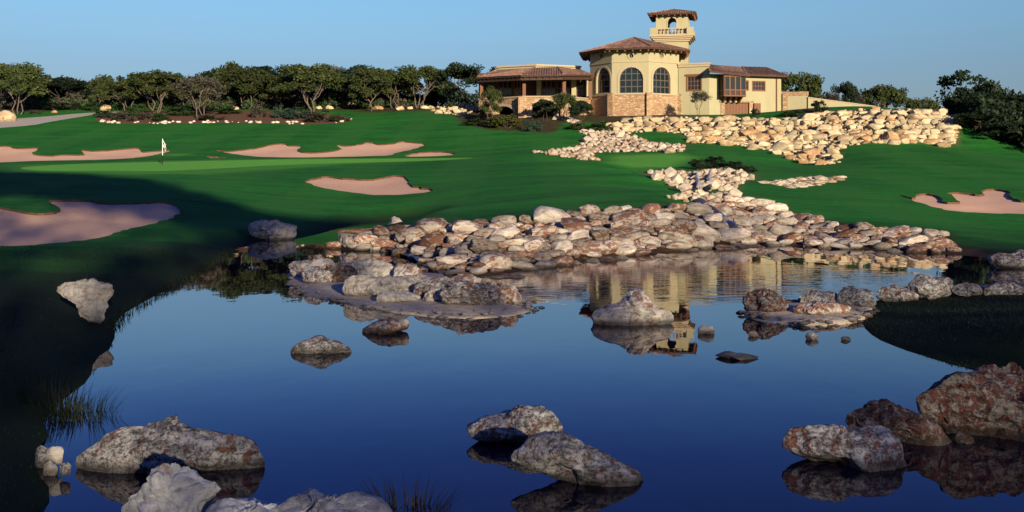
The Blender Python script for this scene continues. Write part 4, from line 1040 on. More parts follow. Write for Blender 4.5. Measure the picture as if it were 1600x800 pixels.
for i, (kd, x, y, w, h, l) in enumerate([('leaf_dark', 88, 172, 52, 14, 'dark green bush left of the cart path end'), ('leaf_green', 146, 173, 34, 16, 'green bush under the narrow tufted tree'), ('leaf_grey', 55, 178, 20, 7, 'pale grey bush beside the cart path'), ('leaf_dark', 122, 172, 26, 14, 'dark bush behind the path bend'),
    ('leaf_green', 602, 164, 40, 11, 'green bush right of the leaning oak'), ('leaf_grey', 620, 167, 30, 8, 'grey bush right of the pale stones'), ('leaf_green', 650, 163, 24, 8, 'green bush under the curved trunk tree'), ('leaf_dark', 555, 170, 50, 6, 'flat dark shrub at the lawn edge by pale stones')]):
    shrub(kd, x, y, w, h, l, GT, dmin=100)
# small trees in front of the house
tree('oak3', 766, 190, 138, 32, 122, 'small light leaved tree in front of the left terrace post', name='young_tree')
tree('cedar1', 850, 186, 156, 32, 121.5, 'small dark tree before the middle terrace arch', name='young_tree')
tree('oak2', 882, 186, 147, 34, 121, 'thin airy tree between the terrace arches', name='young_tree')
tree('cedar2', 907, 196, 158, 32, 119, 'round headed dark tree at the right terrace arch', name='young_tree')
tree('grey2', 1094, 182, 142, 30, 121.5, 'leafless little tree against the cream wall by the casement window', name='bare_tree')

# loose rocks by the path and tree line
GK = 'pale stones along the tree line'
for i, (g, l) in enumerate([((-14, 172, 26, 190), 'large tan boulder at the left edge above the cart path'), ((153, 162, 174, 174), 'large tan boulder beyond the end of the cart path'), ((186, 162, 194, 172), 'narrow orange stone right of the tan boulder'),
    ((408, 162, 424, 169), 'flat tan stone under the straight stemmed oak'), ((434, 156, 446, 164), 'brown stone left of the spreading white oak'), ((492, 165, 504, 171), 'flat white stone at the foot of the spreading white oak'), ((508, 164, 522, 171), 'buff stone right of the spreading white oak'),
    ((534, 156, 545, 163), 'grey stone behind the two white stones'), ((542, 160, 557, 169), 'upright cream stone in the middle of the tree line edge'), ((581, 165, 600, 172), 'flat cream stone at the lawn edge near the leaning oak'), ((618, 165, 634, 173), 'round cream stone at the lawn edge below the curved trunk tree'),
    ((636, 166, 646, 171), 'small cream stone right of the round cream one'), ((640, 154, 648, 159), 'small grey stone by the curved trunk'), ((80, 172, 90, 177), 'small pale stone left of the cart path end'), ((362, 166, 374, 172), 'brown stone behind the planting bed')]):
    boulder(bb(*g), l, 'rock_sun', 120+i, sub=3, D=float(on1((g[0]+g[2])/2, g[3]-.5, dmin=100).y)+.3, name='stone', cat='stone', group=GK, sink=1.1)

# stone edging of the planting bed
L = REG[('bed', 'b')]
front = [p_ for p_ in L if p_[1] < float(np.interp(p_[0], [-60, -20], [131, 131]))]
vs, fs, off = [], [], 0
for p_ in front:
    for _ in range(random.choice((0, 1, 3, 5))):
        Q, Fc = STONES[1][random.randrange(14)]
        s = random.uniform(.08, .30); x = p_[0]+random.uniform(-.4, .4); y = p_[1]+random.uniform(-.1, 2.2)
        vs.append(Q*np.array([s*1.3, s, s*.7])+np.array([x, y, float(H(x, y))+.05])); fs.append(Fc+off); off += len(Q)
o = mesh_obj('edging_stones', np_mesh('edging_stones', np.concatenate(vs), np.concatenate(fs)), M['rock_dam']); tag(o, 'edging of small pale stones along the planting bed', kind='stuff')

# flag ------------------------------------------------------------------
fb = on1(254, 257, dmin=70)
flag = empty('flagstick', fb, 'white flagstick with a black and white checked flag on the green', 'golf flag')
mb = MB(); mb.tube([fb+Vector((0, 0, .75)), fb+Vector((0, 0, 2.1))], .03, 8); mb.build('pole', M['white_paint'], flag)
mb = MB(); mb.tube([fb+Vector((0, 0, -.05)), fb+Vector((0, 0, .75))], .03, 8); mb.build('lower_pole', M['black_paint'], flag)
def chk():
    m, nt, b = newmat('checked flag cloth'); N = NT(nt); tc = N.n('ShaderNodeTexCoord'); c = N.n('ShaderNodeTexChecker')
    N.l(tc.outputs['Object'], c.inputs['Vector']); c.inputs['Scale'].default_value = 5.0
    c.inputs['Color1'].default_value = (.8, .8, .78, 1); c.inputs['Color2'].default_value = (.015, .015, .015, 1); N.l(c.outputs[0], b.inputs['Base Color']); return m
V = []; 
for j in range(5):
    for i in range(7): V.append((.03+i*.042, .06*math.sin(i*1.1+j*.3), 1.42+j*.14-i*.06))
Fc = [(j*7+i, j*7+i+1, (j+1)*7+i+1, (j+1)*7+i) for j in range(4) for i in range(6)]
fo = mesh_obj('flag', np_mesh('flag', V, Fc, True), chk(), flag)
sm = fo.modifiers.new('thick', 'SOLIDIFY'); sm.thickness = .008

# ------------------------------------------------------------------ clubhouse
HB = Vector(((990-800)*128/F, 128, 8.0))
house = empty('clubhouse', HB, 'cream stucco clubhouse with red tile roofs and belvedere tower on the hill', 'clubhouse')
def xy(px, D): return np.array([(px-800)*D/F, D])
class Panel:
    """vertical wall between plan points a (left) and b (right) as the camera sees it"""
    def __init__(s, a, b, off=0.0):
        s.a, s.b = np.array(a, float), np.array(b, float); s.L = np.linalg.norm(s.b-s.a); s.d = (s.b-s.a)/s.L
        s.n = np.array([s.d[1], -s.d[0]]); s.a = s.a+s.n*off; s.b = s.b+s.n*off
    def uv(s, px, py):
        k = (px-800)/F; x0, y0 = s.a; dx, dy = s.d
        t = (k*y0-x0)/(dx-k*dy); D = y0+dy*t
        return t, CAMZ+(HZ-py)*D/F
    def w(s, u, v, off=0.0): return Vector((s.a[0]+s.d[0]*u+s.n[0]*off, s.a[1]+s.d[1]*u+s.n[1]*off, v))
    def wall(s, mb, z0, z1, holes=(), reveal=.35, u0=0.0, u1=None, off=0.0):
        u1 = s.L if u1 is None else u1
        outer = [(u0, z0), (u1, z0), (u1, z1), (u0, z1)]
        polys = [[Vector((u, v, 0)) for u, v in outer]]+[[Vector((u, v, 0)) for u, v in h] for h in holes]
        flat = outer+[p for h in holes for p in h]
        for t in tessellate_polygon(polys): mb.face([s.w(*flat[i], off) for i in t])
        for h in holes:
            for p, q in zip(h, h[1:]+h[:1]): mb.face([s.w(*p, off), s.w(*q, off), s.w(*q, -reveal), s.w(*p, -reveal)])
    def bar(s, mb, u0, u1, v0, v1, o0, o1):
        mb.hexa([s.w(u0, v0, o1), s.w(u1, v0, o1), s.w(u1, v0, o0), s.w(u0, v0, o0)], [s.w(u0, v1, o1), s.w(u1, v1, o1), s.w(u1, v1, o0), s.w(u0, v1, o0)])
    def rect(s, x0, y0, x1, y1):
        a = s.uv(x0, y1); b = s.uv(x1, y0); return [(a[0], a[1]), (b[0], a[1]), (b[0], b[1]), (a[0], b[1])]
    def arch(s, x0, y0, x1, y1, n_=10, flat=1.0):
        """y0 top of the arch, y1 sill"""
        u0, v0 = s.uv(x0, y1); u1, _ = s.uv(x1, y1); _, vt = s.uv((x0+x1)/2, y0)
        r = (u1-u0)/2; c = (u0+u1)/2; rh = min(r*flat, (vt-v0)*.9); vs = vt-rh
        return [(u0, v0), (u1, v0)]+[(c+r*math.cos(math.pi*i/n_), vs+rh*math.sin(math.pi*i/n_)) for i in range(n_+1)]
    def disc(s, x, y, rp, n_=14):
        c = s.uv(x, y); r = rp*s.a[1]/F
        return [(c[0]+r*math.cos(2*math.pi*i/n_), c[1]+r*math.sin(2*math.pi*i/n_)) for i in range(n_)]
    def ring(s, mb, h, t, o0, o1, skip=0):
        """frame strip: outline h grown by t"""
        c = np.mean(np.array(h), 0); H_ = np.array(h); g = []
        m = len(H_)
        for i in range(m):
            e1 = H_[i]-H_[i-1]; e2 = H_[(i+1) % m]-H_[i]
            n1 = np.array([e1[1], -e1[0]])/(np.linalg.norm(e1)+1e-9); n2 = np.array([e2[1], -e2[0]])/(np.linalg.norm(e2)+1e-9)
            q = n1+n2; q /= (np.linalg.norm(q)+1e-9); g.append(H_[i]+q*t/max(.5, q@n1))
        for i in range(m):
            j = (i+1) % m
            if skip and i == 0: continue
            A1, A2, B1, B2 = H_[i], H_[j], g[i], g[j]
            mb.face([s.w(*A1, o1), s.w(*A2, o1), s.w(*B2, o1), s.w(*B1, o1)])
            mb.face([s.w(*B1, o1), s.w(*B2, o1), s.w(*B2, o0), s.w(*B1, o0)])
            mb.face([s.w(*A1, o1), s.w(*A2, o1), s.w(*A2, o0), s.w(*A1, o0)])
def window(P, h, cols_, rows, frame='wood', bar=.05, depth=.22, name='window', back=True):
    U = [p_[0] for p_ in h]; Vv = [p_[1] for p_ in h]; u0, u1, v0, v1 = min(U), max(U), min(Vv), max(Vv)
    mb = MB(); P.ring(mb, h, -.07, -depth-.03, -depth+.06)
    def vmax(u):
        best = v1
        pts_ = sorted([(p_[0], p_[1]) for p_ in h if p_[1] > v0+1e-3])
        return float(np.interp(u, [a for a, _ in pts_], [b for _, b in pts_])) if len(h) > 6 else v1
    for i in range(1, cols_):
        u = u0+(u1-u0)*i/cols_; P.bar(mb, u-bar/2, u+bar/2, v0, vmax(u), -depth-.03, -depth+.04)
    for j in range(1, rows):
        v = v0+(v1-v0)*j/rows
        a, b_ = u0, u1
        if len(h) > 6:
            us = np.linspace(u0, u1, 41); ok = [u for u in us if vmax(u) >= v]; a, b_ = min(ok), max(ok)
        P.bar(mb, a, b_, v-bar/2, v+bar/2, -depth-.03, -depth+.045)
    o = mb.build(name, M[frame], house)
    g = MB()
    for t in tessellate_polygon([[Vector((u, v, 0)) for u, v in h]]): g.face([P.w(*h[i], -depth) for i in t])
    g.build('pane', M['glass'], o)
    return o
def roof(name, eaves, tops, closed=False, thick=.22, spacing=.30):
    """eaves, tops: matching lists of points; facet i joins eaves i,i+1 with tops i,i+1"""
    mb = MB(); ribs = MB(); und = MB(); n_ = len(eaves); rng_ = range(n_ if closed else n_-1)
    for i in rng_:
        j = (i+1) % n_; e0, e1, t0, t1 = Vector(eaves[i]), Vector(eaves[j]), Vector(tops[i]), Vector(tops[j])
        dn = Vector((0, 0, thick))
        if (t1-t0).length < 1e-3: mb.face([e0, e1, t0]); und.face([e0-dn, t0-dn, e1-dn])
        else: mb.face([e0, e1, t1, t0]); und.face([e0-dn, t0-dn, t1-dn, e1-dn])
        und.face([e0-dn, e1-dn, e1-Vector((0, 0, .02)), e0-Vector((0, 0, .02))])
        d = (e1-e0); L = d.length; d.normalize()
        nn = d.cross(t0-e0 if (t0-e0).length > (t1-e1).length else t1-e1).normalized()
        if nn.z < 0: nn = -nn
        up = nn.cross(d).normalized()
        if up.z < 0: up = -up
        xs = [0, min(max((t0-e0).dot(d), 0), L), min(max((t1-e0).dot(d), 0), L), L]; ys = [0, (t0-e0).dot(up), (t1-e0).dot(up), 0]
        if xs[1] == 0: ys[0] = ys[1]
        if xs[2] == L: ys[3] = ys[2]
        m = max(1, int(L/spacing))
        for k in range(m):
            s_ = (k+.5)*L/m; wv = float(np.interp(s_, xs, ys))
            if wv < .15: continue
            p = e0+d*s_-up*.08; q = e0+d*s_+up*wv; r_ = .085
            A1 = [p-d*r_+nn*.005, p-d*r_*.6+nn*.075, p+d*r_*.6+nn*.075, p+d*r_+nn*.005]; B1 = [x+(q-p) for x in A1]
            for z in range(3): ribs.face([A1[z], A1[z+1], B1[z+1], B1[z]])
            ribs.face(A1)
        hip = (t0-e0)
        if hip.length > .3: ribs.bar(e0+nn*.06, t0+nn*.06, .2, .12)
    r_ = mb.build(name, M['tile'], house)
    o = ribs.build('tile_rows', M['tile'], r_); o['kind'] = 'stuff'
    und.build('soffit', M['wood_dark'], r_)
    return r_
def grow(P, d):
    """grow a plan polygon (list of xy, camera-left to right order clockwise seen from above) outward"""
    P = np.array(P); c = P.mean(0); out = []
    m = len(P)
    for i in range(m):
        e1 = P[i]-P[i-1]; e2 = P[(i+1) % m]-P[i]
        n1 = np.array([e1[1], -e1[0]])/np.linalg.norm(e1); n2 = np.array([e2[1], -e2[0]])/np.linalg.norm(e2)
        q = n1+n2; q /= np.linalg.norm(q); out.append(P[i]+q*d/max(.4, q@n1))
    return out
def zz(py, D): return CAMZ+(HZ-py)*D/F
BASEZ = 6.2

# --- hall
hv = [xy(922, 131.5), xy(956, 127.2), xy(1013.5, 126), xy(1061, 128.8), xy(1058, 136), xy(1010, 140), xy(955, 140), xy(925, 137)]
zs = zz(146.5, 127.2); zt = zz(77, 127.2); zc = zz(97, 127.2)
mbw = MB(); mbs = MB(); trimb = MB(); band = MB()
fac = [Panel(hv[i], hv[(i+1) % 8]) for i in range(8)]
arches = [(932.5, 106, 953.5, 146), (968, 105, 1005, 145.5), (1020, 105, 1047, 145.5)]
rounds = [(940, 87, 3.9), (986, 87, 4.0), (1034, 87, 3.6)]
for i, P in enumerate(fac):
    holes = []
    if i < 3:
        ar = P.arch(*arches[i]); rd = P.disc(*rounds[i]); holes = [ar, rd]
        for h_, t_, n_, k_ in ((ar, .26, 'arch_trim', 1), (rd, .12, 'round_trim', 0)):
            tm = MB(); P.ring(tm, h_, t_, 0, .07, skip=k_); tm.build(n_, M['trim'], house)
    P.wall(mbw, zs, zt, holes, .4)
    stone = Panel(hv[i], hv[(i+1) % 8], .12)
    stone.wall(mbs, BASEZ, zs-.05)
    P.bar(trimb, -.05, P.L+.05, zs-.16, zs+.02, 0, .24); P.bar(band, -.03, P.L+.03, zc-.07, zc+.07, 0, .09)
    if i < 3:
        window(P, holes[0], 4, 4, 'iron', .11, .22, 'arched_window'); window(P, holes[1], 2, 1, 'trim', .03, .3, 'round_window')
mbw.build('hall_wall', M['stucco'], house); mbs.build('stone_base', M['veneer'], house)
trimb.build('sill_course', M['trim'], house); band.build('string_course', M['trim'], house)
for i in (1, 2, 3):
    mb = MB(); n_ = (fac[i-1].n+fac[i].n); n_ /= np.linalg.norm(n_); c = hv[i]+n_*.1
    mb.box((c[0], c[1], (BASEZ+zs+.06)/2), .38, .34, (zs+.06-BASEZ)/2, (n_[1]*-1, n_[0])); mb.build('pilaster', M['veneer'], house)
ev = grow(hv, 1.35); apx = at(991, 59, 133)
eave = [Vector((p_[0], p_[1], zz(77.0, 126)+.12)) for p_ in ev]
roof('hall_roof', eave, [apx]*8, True)
rt_ = MB()
for i in range(8):
    a, b = Vector(eave[i]), Vector(eave[(i+1) % 8]); d = b-a; L = d.length; d.normalize(); nin = Vector((-d.y, d.x, 0))
    for k in range(max(2, int(L/.85))):
        p_ = a+d*(k+.5)*L/max(2, int(L/.85))+Vector((0, 0, -.34)); rt_.bar(p_+nin*.12, p_+nin*1.4+Vector((0, 0, .3)), .16, .22)
o = rt_.build('rafter_tails', M['wood'], house); o['kind'] = 'stuff'

# --- tower (axis turned to the left)
ta = R(12); td = np.array([math.cos(ta), -math.sin(ta)])   # along the front, left to right
tn = np.array([-math.sin(ta), -math.cos(ta)])
TD = 135.0
def tower_sq(px0, px1, D):
    w = (px1-px0)*D/F; c0 = xy(px0, D+w*math.sin(ta)*.5); a = c0; b = a+td*w; return [a, b, b-tn*w, a-tn*w]
sq = tower_sq(1025, 1075, TD)
tw_ = MB(); z_lo, z_bal, z_top = zz(112, TD), zz(55, TD), zz(21.5, TD)
tp = [Panel(sq[i], sq[(i+1) % 4]) for i in range(4)]
tr_ = MB()
for i, P in enumerate(tp):
    cu = P.L/2; r_ = P.L*.135; vb = zz(54.5, TD); vs_ = zz(34.5, TD)
    h = [(cu-r_, vb), (cu+r_, vb)]+[(cu+r_*math.cos(math.pi*k/10), vs_+r_*math.sin(math.pi*k/10)) for k in range(11)]
    P.wall(tw_, z_bal-.2, z_top, [h], .35); P.ring(tr_, h, .16, 0, .05, skip=1)
tw_.build('tower_wall', M['stucco'], house); tr_.build('tower_trim', M['trim'], house)
mb = MB()
for P in tp: P.wall(mb, z_lo-1, z_bal-.2)
mb.build('tower_shaft', M['stucco'], house)
mb = MB(); mb.face([Vector((p_[0], p_[1], z_bal-.1)) for p_ in sq]); mb.build('belvedere_floor', M['trim'], house)
mb = MB(); cc = np.mean(sq, 0); hw = tp[0].L/2
for k, (g, y0, y1) in enumerate(((.22, 65, 62.5), (.40, 62.5, 60), (.62, 60, 57.5), (.80, 57.5, 55))):
    mb.box((cc[0], cc[1], (zz(y0, TD)+zz(y1, TD))/2), hw+g, hw+g, abs(zz(y1, TD)-zz(y0, TD))/2, td)
mb.build('balcony_corbel', M['trim'], house)
bh = hw+.72; bz0, bz1 = zz(55, TD), zz(44, TD)
par = MB()
for sx, sy in ((-1, -1), (1, -1), (1, 1), (-1, 1)):
    c = cc+td*sx*bh*.84-tn*sy*bh*.84*1.0
    par.box((c[0], c[1], (bz0+bz1)/2), bh*.16, bh*.16, (bz1-bz0)/2+.02, td)
par.build('balcony_pier', M['stucco'], house)
mb = MB(); bal = MB()
for ax_, nx in ((td, tn), (-td, -tn), (tn, -td), (-tn, td)):
    c = cc+nx*bh*.93
    for z0_, z1_ in ((bz0, bz0+.12), (bz1-.15, bz1-.02)): mb.box((c[0], c[1], (z0_+z1_)/2), bh*.68, .08, (z1_-z0_)/2, ax_)
    for k in range(9):
        q = c+ax_*bh*.66*(k/4-1); bal.tube([(q[0], q[1], bz0+.12), (q[0], q[1], bz0+.4), (q[0], q[1], bz1-.15)], [.05, .09, .045], 6)
mb.build('balcony_rail', M['trim'], house); o = bal.build('balusters', M['trim'], house); o['kind'] = 'stuff'
te = hw+1.0; ee = [cc+td*sx*te+tn*sy*te for sx, sy in ((-1, 1), (1, 1), (1, -1), (-1, -1))]
roof('tower_roof', [Vector((p_[0], p_[1], zz(21.5, TD)-.02)) for p_ in ee], [Vector((cc[0], cc[1], zz(11.5, TD)))]*4, True, .2)
mb = MB()
for i in range(4):
    a, b = ee[i], ee[(i+1) % 4]; inn = (cc-(a+b)/2); inn /= np.linalg.norm(inn)
    for k in range(8):
        p_ = a+(b-a)*(k+.5)/8; z = zz(21.5, TD)-.32; mb.bar((p_[0]+inn[0]*.1, p_[1]+inn[1]*.1, z), (p_[0]+inn[0]*1.05, p_[1]+inn[1]*1.05, z+.15), .12, .18)
o = mb.build('tower_rafter_tails', M['wood'], house); o['kind'] = 'stuff'

# --- wing
wa = [xy(1060, 128.6), xy(1108, 127.0)]; wb = [xy(1108, 127.0), xy(1220.5, 129.0)]
mb = MB(); PA = Panel(*wa); PB = Panel(*wb)
h1 = PA.rect(1074, 119.5, 1095, 141); PA.wall(mb, BASEZ, zz(101, 127.8), [h1], .3)
h2 = PB.rect(1158, 127, 1168.5, 140); h3 = PB.rect(1176.5, 128, 1194.5, 141); h4 = PB.rect(1132, 160.5, 1170, 190)
PB.wall(mb, BASEZ, zz(116.5, 128), [h2, h3, h4], .3)
PC = Panel(wb[1], wb[1]+np.array([1.5, 9.0])); PC.wall(mb, BASEZ, zz(117, 128))
Pl_ = Panel(xy(1108, 135), wb[0]); Pl_.wall(mb, zz(120, 128), zz(101, 128))
mb.build('wing_wall', M['stucco'], house)
window(PA, h1, 4, 3, 'wood', .07, .18); window(PB, h2, 2, 2, 'wood', .07, .18); window(PB, h3, 4, 2, 'wood', .07, .18)
mb = MB(); PA.ring(mb, h1, .14, -.02, .06); mb.build('window_surround', M['wood'], house); mb = MB(); u0, v0 = PA.uv(1072, 119); u1, _ = PA.uv(1097, 119); PA.bar(mb, u0-.1, u1+.1, v0, v0+.22, 0, .12); mb.build('lintel', M['wood'], house)
for h in (h2, h3):
    mb = MB(); PB.ring(mb, h, .12, -.02, .05); mb.build('window_surround', M['wood'], house)
mb = MB()
u0, v0 = PA.uv(1060, 104.5); PA.bar(mb, -.02, PA.L+.1, zz(104.5, 127.8), zz(101, 127.8), 0, .16); PA.bar(mb, -.05, PA.L+.15, zz(101, 127.8)-.0, zz(98.6, 127.8), -.3, .24)
mb.build('parapet', M['trim'], house)
# brown door in its stone surround
d = MB(); un = [p_[0] for p_ in h4]; u0, u1 = min(un), max(un); v1_ = max(p_[1] for p_ in h4); v0_ = min(p_[1] for p_ in h4)
PB.bar(d, u0, u1, v0_, v1_, -.32, -.22); do = d.build('door', M['wood'], house)
for k in range(8):
    b_ = MB(); a = u0+(u1-u0)*k/8; PB.bar(b_, a+.02, a+(u1-u0)/8-.02, v0_, v1_-.03, -.22, -.18); b_.build('plank', M['wood'], do)
d = MB(); PB.bar(d, u0-.5, u0-.02, BASEZ, v1_+.0, 0, .12); PB.bar(d, u1+.02, u1+.5, BASEZ, v1_, 0, .12); PB.bar(d, u0-.65, u1+.65, v1_+.003, v1_+.22, 0, .16); d.build('door_surround', M['veneer'], house)
d = MB(); u0, v0 = PB.uv(1177, 181); u1, v1 = PB.uv(1187, 161.5); PB.bar(d, u0, u1, v0-1, v1, .003, .3); d.build('service_gate', M['wood'], house)
d = MB(); u0, v0 = PB.uv(1213, 181); _, v1 = PB.uv(1213, 119); d.tube([PB.w(u0, v0-1, .1), PB.w(u0, v1, .1)], .07, 6); d.build('downpipe', M['wood'], house)
# oriel
od = 1.5
u0, v0 = PB.uv(1127, 152); u1, v1 = PB.uv(1157, 117.5); u0 -= .25
o_ = MB(); PB.bar(o_, u0, u1, v0, v1, 0, od); orl = o_.build('oriel', M['wood_dark'], house)
PO = Panel(PB.w(u0, 0, od).xy, PB.w(u1, 0, od).xy, .003); PS = Panel(PB.w(u0, 0, 0).xy, PB.w(u0, 0, od).xy, .003)
fr = MB()
for k in range(5): a = PO.L*k/4; PO.bar(fr, max(0, a-.08), min(PO.L, a+.08), v0+.02, v1-.05, 0, .09)
for v in (v0+.05, v0+.75, v1-.35): PO.bar(fr, -.04, PO.L+.04, v, v+.14, 0, .11)
for k in range(3): a = PS.L*k/2; PS.bar(fr, max(0, a-.07), min(PS.L, a+.07), v0+.02, v1-.05, 0, .07)
for v in (v0+.05, v0+.75, v1-.35): PS.bar(fr, -.03, PS.L+.03, v, v+.14, 0, .08)
fr.build('oriel_frame', M['wood'], orl)
for k in range(4):
    gl = MB(); PO.bar(gl, PO.L*k/4+.10, PO.L*(k+1)/4-.10, v0+.92, v1-.37, .0, .03); gl.build('pane', M['glass'], orl)
br = MB()
for k in range(4): a = u0+(u1-u0)*(k+.5)/4; br.hexa([PB.w(a-.1, v0-.75, .12), PB.w(a+.1, v0-.75, .12), PB.w(a+.1, v0-.75, 0), PB.w(a-.1, v0-.75, 0)], [PB.w(a-.1, v0-.003, od-.1), PB.w(a+.1, v0-.003, od-.1), PB.w(a+.1, v0-.003, 0), PB.w(a-.1, v0-.003, 0)])
br.build('oriel_bracket', M['wood_dark'], house)
# wing roof: front slope (stepped out over the oriel), right hip
zE = zz(118, 128)
eA = PB.w(-.7, zz(111.5, 126), 1.9); eB = PB.w(PB.uv(1161, 116)[0], zz(117.2, 126), 1.9); eB2 = PB.w(PB.uv(1161, 116)[0]+.05, zz(115.8, 127), .85); eC = PB.w(PB.L+.45, zz(117.6, 128), .85)
tA = at(1103, 100.5, 132); tB = at(1160, 104.5, 133); tC = at(1196, 110, 134)
roof('wing_roof', [eA, eB], [tA, tB]); roof('wing_roof', [eB2, eC, eC+Vector((1.5, 9, 0))], [tB, tC, tC+Vector((0, .05, 0))])
mb = MB(); mb.face([eA, tA, Vector((tA.x, tA.y, eA.z-.5)), Vector((eA.x, eA.y, eA.z-.25))]); mb.build('roof_gable', M['wood_dark'], house)

# --- terrace
tb = [xy(748, 132), xy(817, 126.2), xy(881, 126.0), xy(923, 131.0)]
mb = MB(); mt = MB()
TP = [Panel(tb[i], tb[i+1]) for i in range(3)]
ah = [[TP[0].arch(770, 166, 803, 196, flat=.5)], [TP[1].arch(831.5, 157, 870, 196, flat=.6)], [TP[2].arch(890, 158, 912, 196, flat=.8)]]
zf = zz(151.5, 126)
for P, h in zip(TP, ah): P.wall(mb, BASEZ-.8, zf, h, 1.2); P.ring(mt, h[0], .28, 0, .06, skip=1); P.bar(mt, -.05, P.L+.05, zf, zf+.14, -.4, .12)
mb.build('terrace_base', M['veneer'], house); mt.build('terrace_coping', M['trim'], house)
mb = MB(); mb.face([Vector((p_[0], p_[1], zf+.05)) for p_ in tb+[xy(925, 139), xy(745, 139)]]); mb.build('terrace_floor', M['trim'], house)
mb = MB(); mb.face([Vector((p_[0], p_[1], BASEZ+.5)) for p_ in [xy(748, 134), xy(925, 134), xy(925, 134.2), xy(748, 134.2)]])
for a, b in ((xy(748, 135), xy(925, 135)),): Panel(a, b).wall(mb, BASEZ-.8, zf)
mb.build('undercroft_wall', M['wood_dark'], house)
for i in (1, 2):
    d = MB(); c = tb[i]+(TP[i-1].n+TP[i].n)*.1; d.box((c[0], c[1], (BASEZ+zf)/2-.4), .5, .45, (zf-BASEZ)/2+.42); d.build('pier', M['veneer'], house)
for px, D in ((752.5, 131.8), (819, 126.6), (881.5, 126.4), (922, 130.4)):
    d = MB(); c = xy(px, D); d.box((c[0], c[1], (zf+.1+zz(117.5, D))/2), .2, .2, (zz(117.5, D)-zf-.1)/2); d.box((c[0], c[1], zz(118.6, D)), .5, .14, .12); d.build('post', M['wood'], house)
# back wall with glazed doors and cream pillars
Pb = Panel(xy(748, 133.2), xy(924, 133.2)); mb = MB(); hs = []
for x0, x1 in ((779, 800), (803, 818), (847, 868), (871, 891), (901, 917)): hs.append(Pb.rect(x0, 126, x1, 149.8))
Pb.wall(mb, zf, zz(112, 131), hs, .25); mb.build('terrace_wall', M['wood_dark'], house)  # dark timber stands in for the shade under the terrace roof
for h in hs: window(Pb, h, 3, 2, 'wood', .14, .15, 'glazed_door')
for px in (842, 896.5, 919):
    d = MB(); c = xy(px, 132.2); d.box((c[0], c[1], (zf+zz(117, 132))/2), .3, .3, (zz(117, 132)-zf)/2); d.build('pillar', M['stucco'], house)
ee = [at(746, 121, 131.0), at(814, 117.2, 124.6), at(880.5, 116.2, 124.4), at(928, 116.5, 129.5)]
tt_ = [at(778, 109, 134.0), at(836, 105.8, 131), at(871, 105.0, 131), at(907, 108.5, 133.5)]
roof('terrace_roof', ee, tt_)
mb = MB()
for i in range(3):
    a, b = ee[i], ee[i+1]; mb.bar(a+Vector((0, .5, -.45)), b+Vector((0, .5, -.45)), .2, .32)
    d_ = (b-a).normalized(); nin = Vector((-d_.y, d_.x, 0)); L = (b-a).length
    for k in range(int(L/.8)): p_ = a+d_*(k+.5)*.8+Vector((0, 0, -.3)); mb.bar(p_+nin*.08, p_+nin*1.3+Vector((0, 0, .12)), .12, .16)
o = mb.build('terrace_rafters', M['wood_dark'], house); o['kind'] = 'stuff'
mb = MB(); mc = MB(); pp = [xy(777, 134.5), xy(837, 131.5), xy(907, 134)]
for i in range(2):
    P = Panel(pp[i], pp[i+1]); P.wall(mb, zz(112, 131), zz(101.2, 131.5)); P.bar(mc, -.05, P.L+.05, zz(102.8, 131.5), zz(100.2, 131.5), -.3, .2); P.bar(mc, -.02, P.L+.02, zz(106.4, 131.5), zz(105.6, 131.5), 0, .1)
mb.build('terrace_parapet', M['stucco'], house); mc.build('parapet_coping', M['trim'], house)

# garden walls right of the house
gw = empty('garden_wall', at(1240, 172, 128.5), 'cream garden wall with a stone cap joining the right end of the clubhouse', 'wall')
P = Panel(xy(1217, 129.5), xy(1262, 128.2)); mb = MB(); P.bar(mb, 0, P.L, 7.4, zz(149.5, 129), -.35, 0); mb.build('wall_body', M['stucco'], gw)
mb = MB(); P.bar(mb, -.05, P.L+.08, zz(149.5, 129)+.003, zz(143.5, 129), -.42, .08); mb.build('stone_cap', M['veneer'], gw)
mb = MB(); P.bar(mb, .5, 1.1, 7.4, zz(146, 129), .003, .3); mb.build('pier', M['veneer'], gw)
gw2 = empty('garden_wall', at(1310, 168, 127.5), 'long cream garden wall sloping down to the right behind the boulders', 'wall')
P = Panel(xy(1262.5, 128.0), xy(1368, 127.0)); mb = MB(); a0, a1 = zz(153, 128), zz(167, 127)
mb.hexa([P.w(0, 7.0, 0), P.w(P.L, 7.0, 0), P.w(P.L, 7.0, -.35), P.w(0, 7.0, -.35)], [P.w(0, a0, 0), P.w(P.L, a1, 0), P.w(P.L, a1, -.35), P.w(0, a0, -.35)]); mb.build('wall_body', M['stucco'], gw2)
mb = MB(); mb.hexa([P.w(-.003, a0+.003, .05), P.w(P.L, a1+.003, .05), P.w(P.L, a1+.003, -.4), P.w(-.003, a0+.003, -.4)], [P.w(-.003, a0+.12, .05), P.w(P.L, a1+.12, .05), P.w(P.L, a1+.12, -.4), P.w(-.003, a0+.12, -.4)]); mb.build('wall_cap', M['trim'], gw2)

